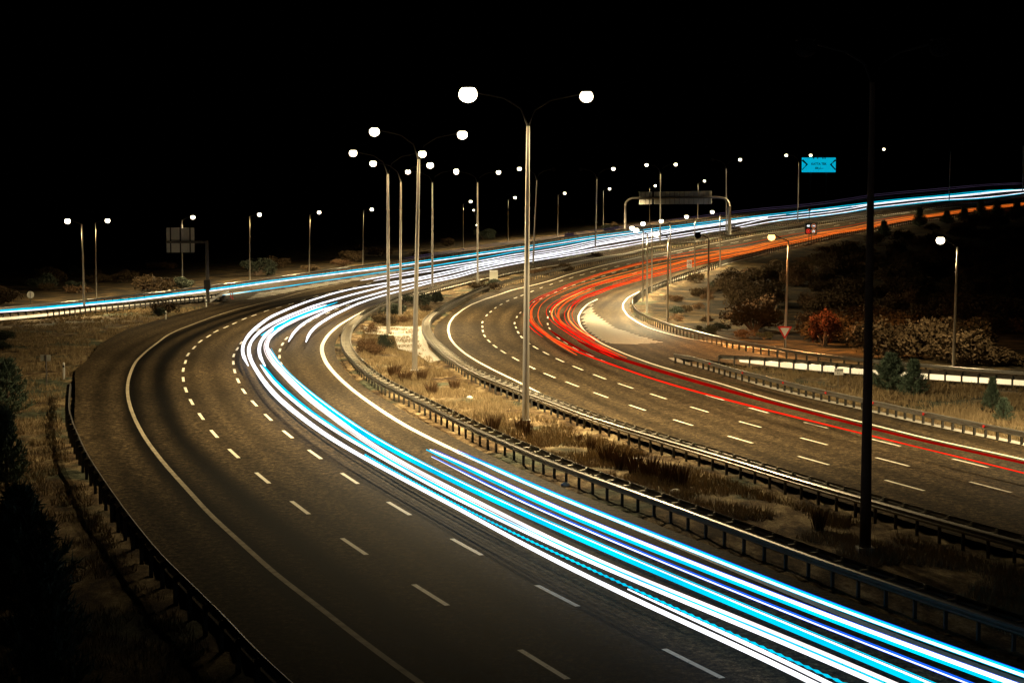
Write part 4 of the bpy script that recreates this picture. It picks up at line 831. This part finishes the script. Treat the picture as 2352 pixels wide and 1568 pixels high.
for k, (u, v, t, w_, lb) in enumerate([(992,900,872,40,'dark dry weed left of the pale one in the median'),(1044,888,866,34,'pale spiky dry weed in the lit median grass'),(1130,985,945,50,'dry weed between the inner guard rail and the tallest post'),
  (1195,985,950,34,'dry weed at the left of the tallest post foot'),(1214,995,955,34,'dry weed at the right of the tallest post foot'),(1357,1030,1000,28,'slim dry weed left of the long brown thicket'),
  (1395,1055,1012,56,'first weed of the long brown thicket from the left'),(1425,1068,1020,60,'second weed of the long brown thicket from the left'),(1460,1078,1030,60,'middle weed of the long brown thicket'),(1492,1088,1038,62,'fourth weed of the long brown thicket from the left'),(1530,1100,1045,60,'tall weed near the right end of the long brown thicket'),(1565,1108,1055,56,'last weed of the long brown thicket at its right end'),
  (905,860,830,40,'dry weed behind the inner guard rail above the pale edge line'),(930,870,845,44,'dry weed just left of the second twin-arm post foot'),(968,868,842,36,'dry weed just right of the second twin-arm post foot'),(850,795,775,40,'dry weed in the corner of the inner rail bend'),(1330,1010,990,24,'small dry weed on the bright grass below the double rail'),(1880,1205,1160,50,'dark dry weed left of the huge dark post')]):
    tufts(u, v, t, w_, lb, k)
def scatter(px_box, n_, kinds, smin, smax, label, group, name='bush', seed=3, poly=None, cat='bush'):
    random.seed(seed); c = 0
    while c < n_:
        u, v = random.uniform(*px_box[0]), random.uniform(*px_box[1]); x, y = P(u, v)
        if poly is not None and not inside(poly, np.array([x]), np.array([y]))[0]: continue
        kd = random.choice(kinds); s_ = random.uniform(smin, smax)
        if abs(u-1801) < 40 and v > 730: continue
        plant(name, sh(kd, c), (x, y), (s_*random.uniform(.9,1.5), s_*random.uniform(.9,1.5), s_*random.uniform(.8,1.3)), label, cat, group); c += 1
hp = np.vstack([ds(off(G4, -9)), [(700,900),(700,60)]])
scatter(((1480,2360),(600,835)), 115, ['dark','dark','brown','dark'], 1.6, 3.2, 'shrub in the dark thicket covering the hillside right of the slip road', 'shrubs on the dark hillside', poly=hp, seed=5)
scatter(((1900,2360),(500,640)), 45, ['dark','dark','brown'], 1.6, 3.4, 'shrub high on the dark slope below the far right carriageway', 'shrubs below the far road', poly=hp, seed=6)
hq = np.vstack([ds(off(G4, -2.5)), [(700,900),(700,60)]])
scatter(((1480,1800),(605,775)), 42, ['dark','olive','dark','brown'], .7, 1.35, 'small shrub in the dry grass between the slip road rail and the dark thicket', 'small shrubs inside the slip road bend', poly=hq, seed=15)
scatter(((1700,2360),(560,700)), 30, ['brown','brown','dark'], 1.2, 2.4, 'brownish shrub in the dim upper part of the hillside', 'brownish shrubs on the upper hillside', poly=hp, seed=16)
fp = np.vstack([ds(off(G0, 2.5)), [(900,5000),(-5000,5000),(-900,120)]])
scatter(((0,1700),(470,700)), 70, ['dark','brown','olive'], 1.2, 2.6, 'low scrub bush in the dark beyond the far guard rail', 'scrub beyond the far guard rail', poly=fp, seed=8)
for i, (u, v, t, w_) in enumerate([(8,800,775,50),(10,778,752,60)]): bush('olive', i, (u,v), t, w_, ['grey-green bush at the left border above the young pines','low grey-green bush at the left border below the guard rail'][i])
# grass that nobody could count
def grass(poly, n_, name, hmin, hmax, m, far=170, seed=1):
    rng = np.random.default_rng(seed); poly = np.asarray(poly); lo, hi = poly.min(0), np.minimum(poly.max(0), [1e9, far]); V = []; Fc = []; tot = 0
    lo = np.maximum(lo, [-60, 18])
    while tot < n_:
        x = rng.uniform(lo[0], hi[0], 20000); y = rng.uniform(lo[1], hi[1], 20000); k = inside(poly, x, y) & (np.abs(x) < .32*y+2) & (rng.random(20000) < np.clip(60/y, .1, 1))
        dn = np.array([noise.noise(Vector((a*.35, b*.35, 3))) for a, b in zip(x[k], y[k])]); x, y = x[k][dn > -.12], y[k][dn > -.12]
        z = G(x, y)-.2
        for a, b, c in zip(x, y, z):
            if tot >= n_: break
            hh = rng.uniform(hmin, hmax); q = rng.uniform(0, 3.14)
            for _ in range(4):
                ox, oy = rng.normal(0, .07, 2); lx, ly = rng.normal(0, .35, 2)*hh; w_ = .011+.00012*b; i = len(V)
                V += [(a+ox-w_*math.cos(q), b+oy-w_*math.sin(q), c), (a+ox+w_*math.cos(q), b+oy+w_*math.sin(q), c), (a+ox+lx, b+oy+ly, c+.1+hh*rng.uniform(.6,1.1))]; Fc.append((i,i+1,i+2)); q += .8
            tot += 1
    o = mobj(name, V, Fc, m); tag(o, None, None, None, 'stuff'); return o
medpoly = np.vstack([ds(off(G2, -1.2)), ds(off(G3, .8))[::-1]])
gr1 = grass(medpoly, 14000, 'grass', .10, .38, 'straw', 190, 1); tag(gr1, 'dry pale grass covering the median between the two guard rails', 'grass')
leftpoly = np.vstack([ds(off(G1, .3)), W([(150,866),(200,829),(225,787),(288,757),(400,724),(480,703)]), ds(off(G1b, -.5))[::-1], [(-80,100),(-40,20)]])
gr2 = grass(leftpoly, 14000, 'grass', .08, .34, 'straw', 200, 2); tag(gr2, 'dry brownish grass on the left verge behind the near guard rail', 'grass')
islpoly = np.vstack([ds(off(G6, -.6)), ds(off(G5, .5))[::-1]])
gr3 = grass(islpoly, 6000, 'grass', .12, .5, 'straw', 200, 4); tag(gr3, 'dry tall grass on the island between the right slip road and carriageway', 'grass')
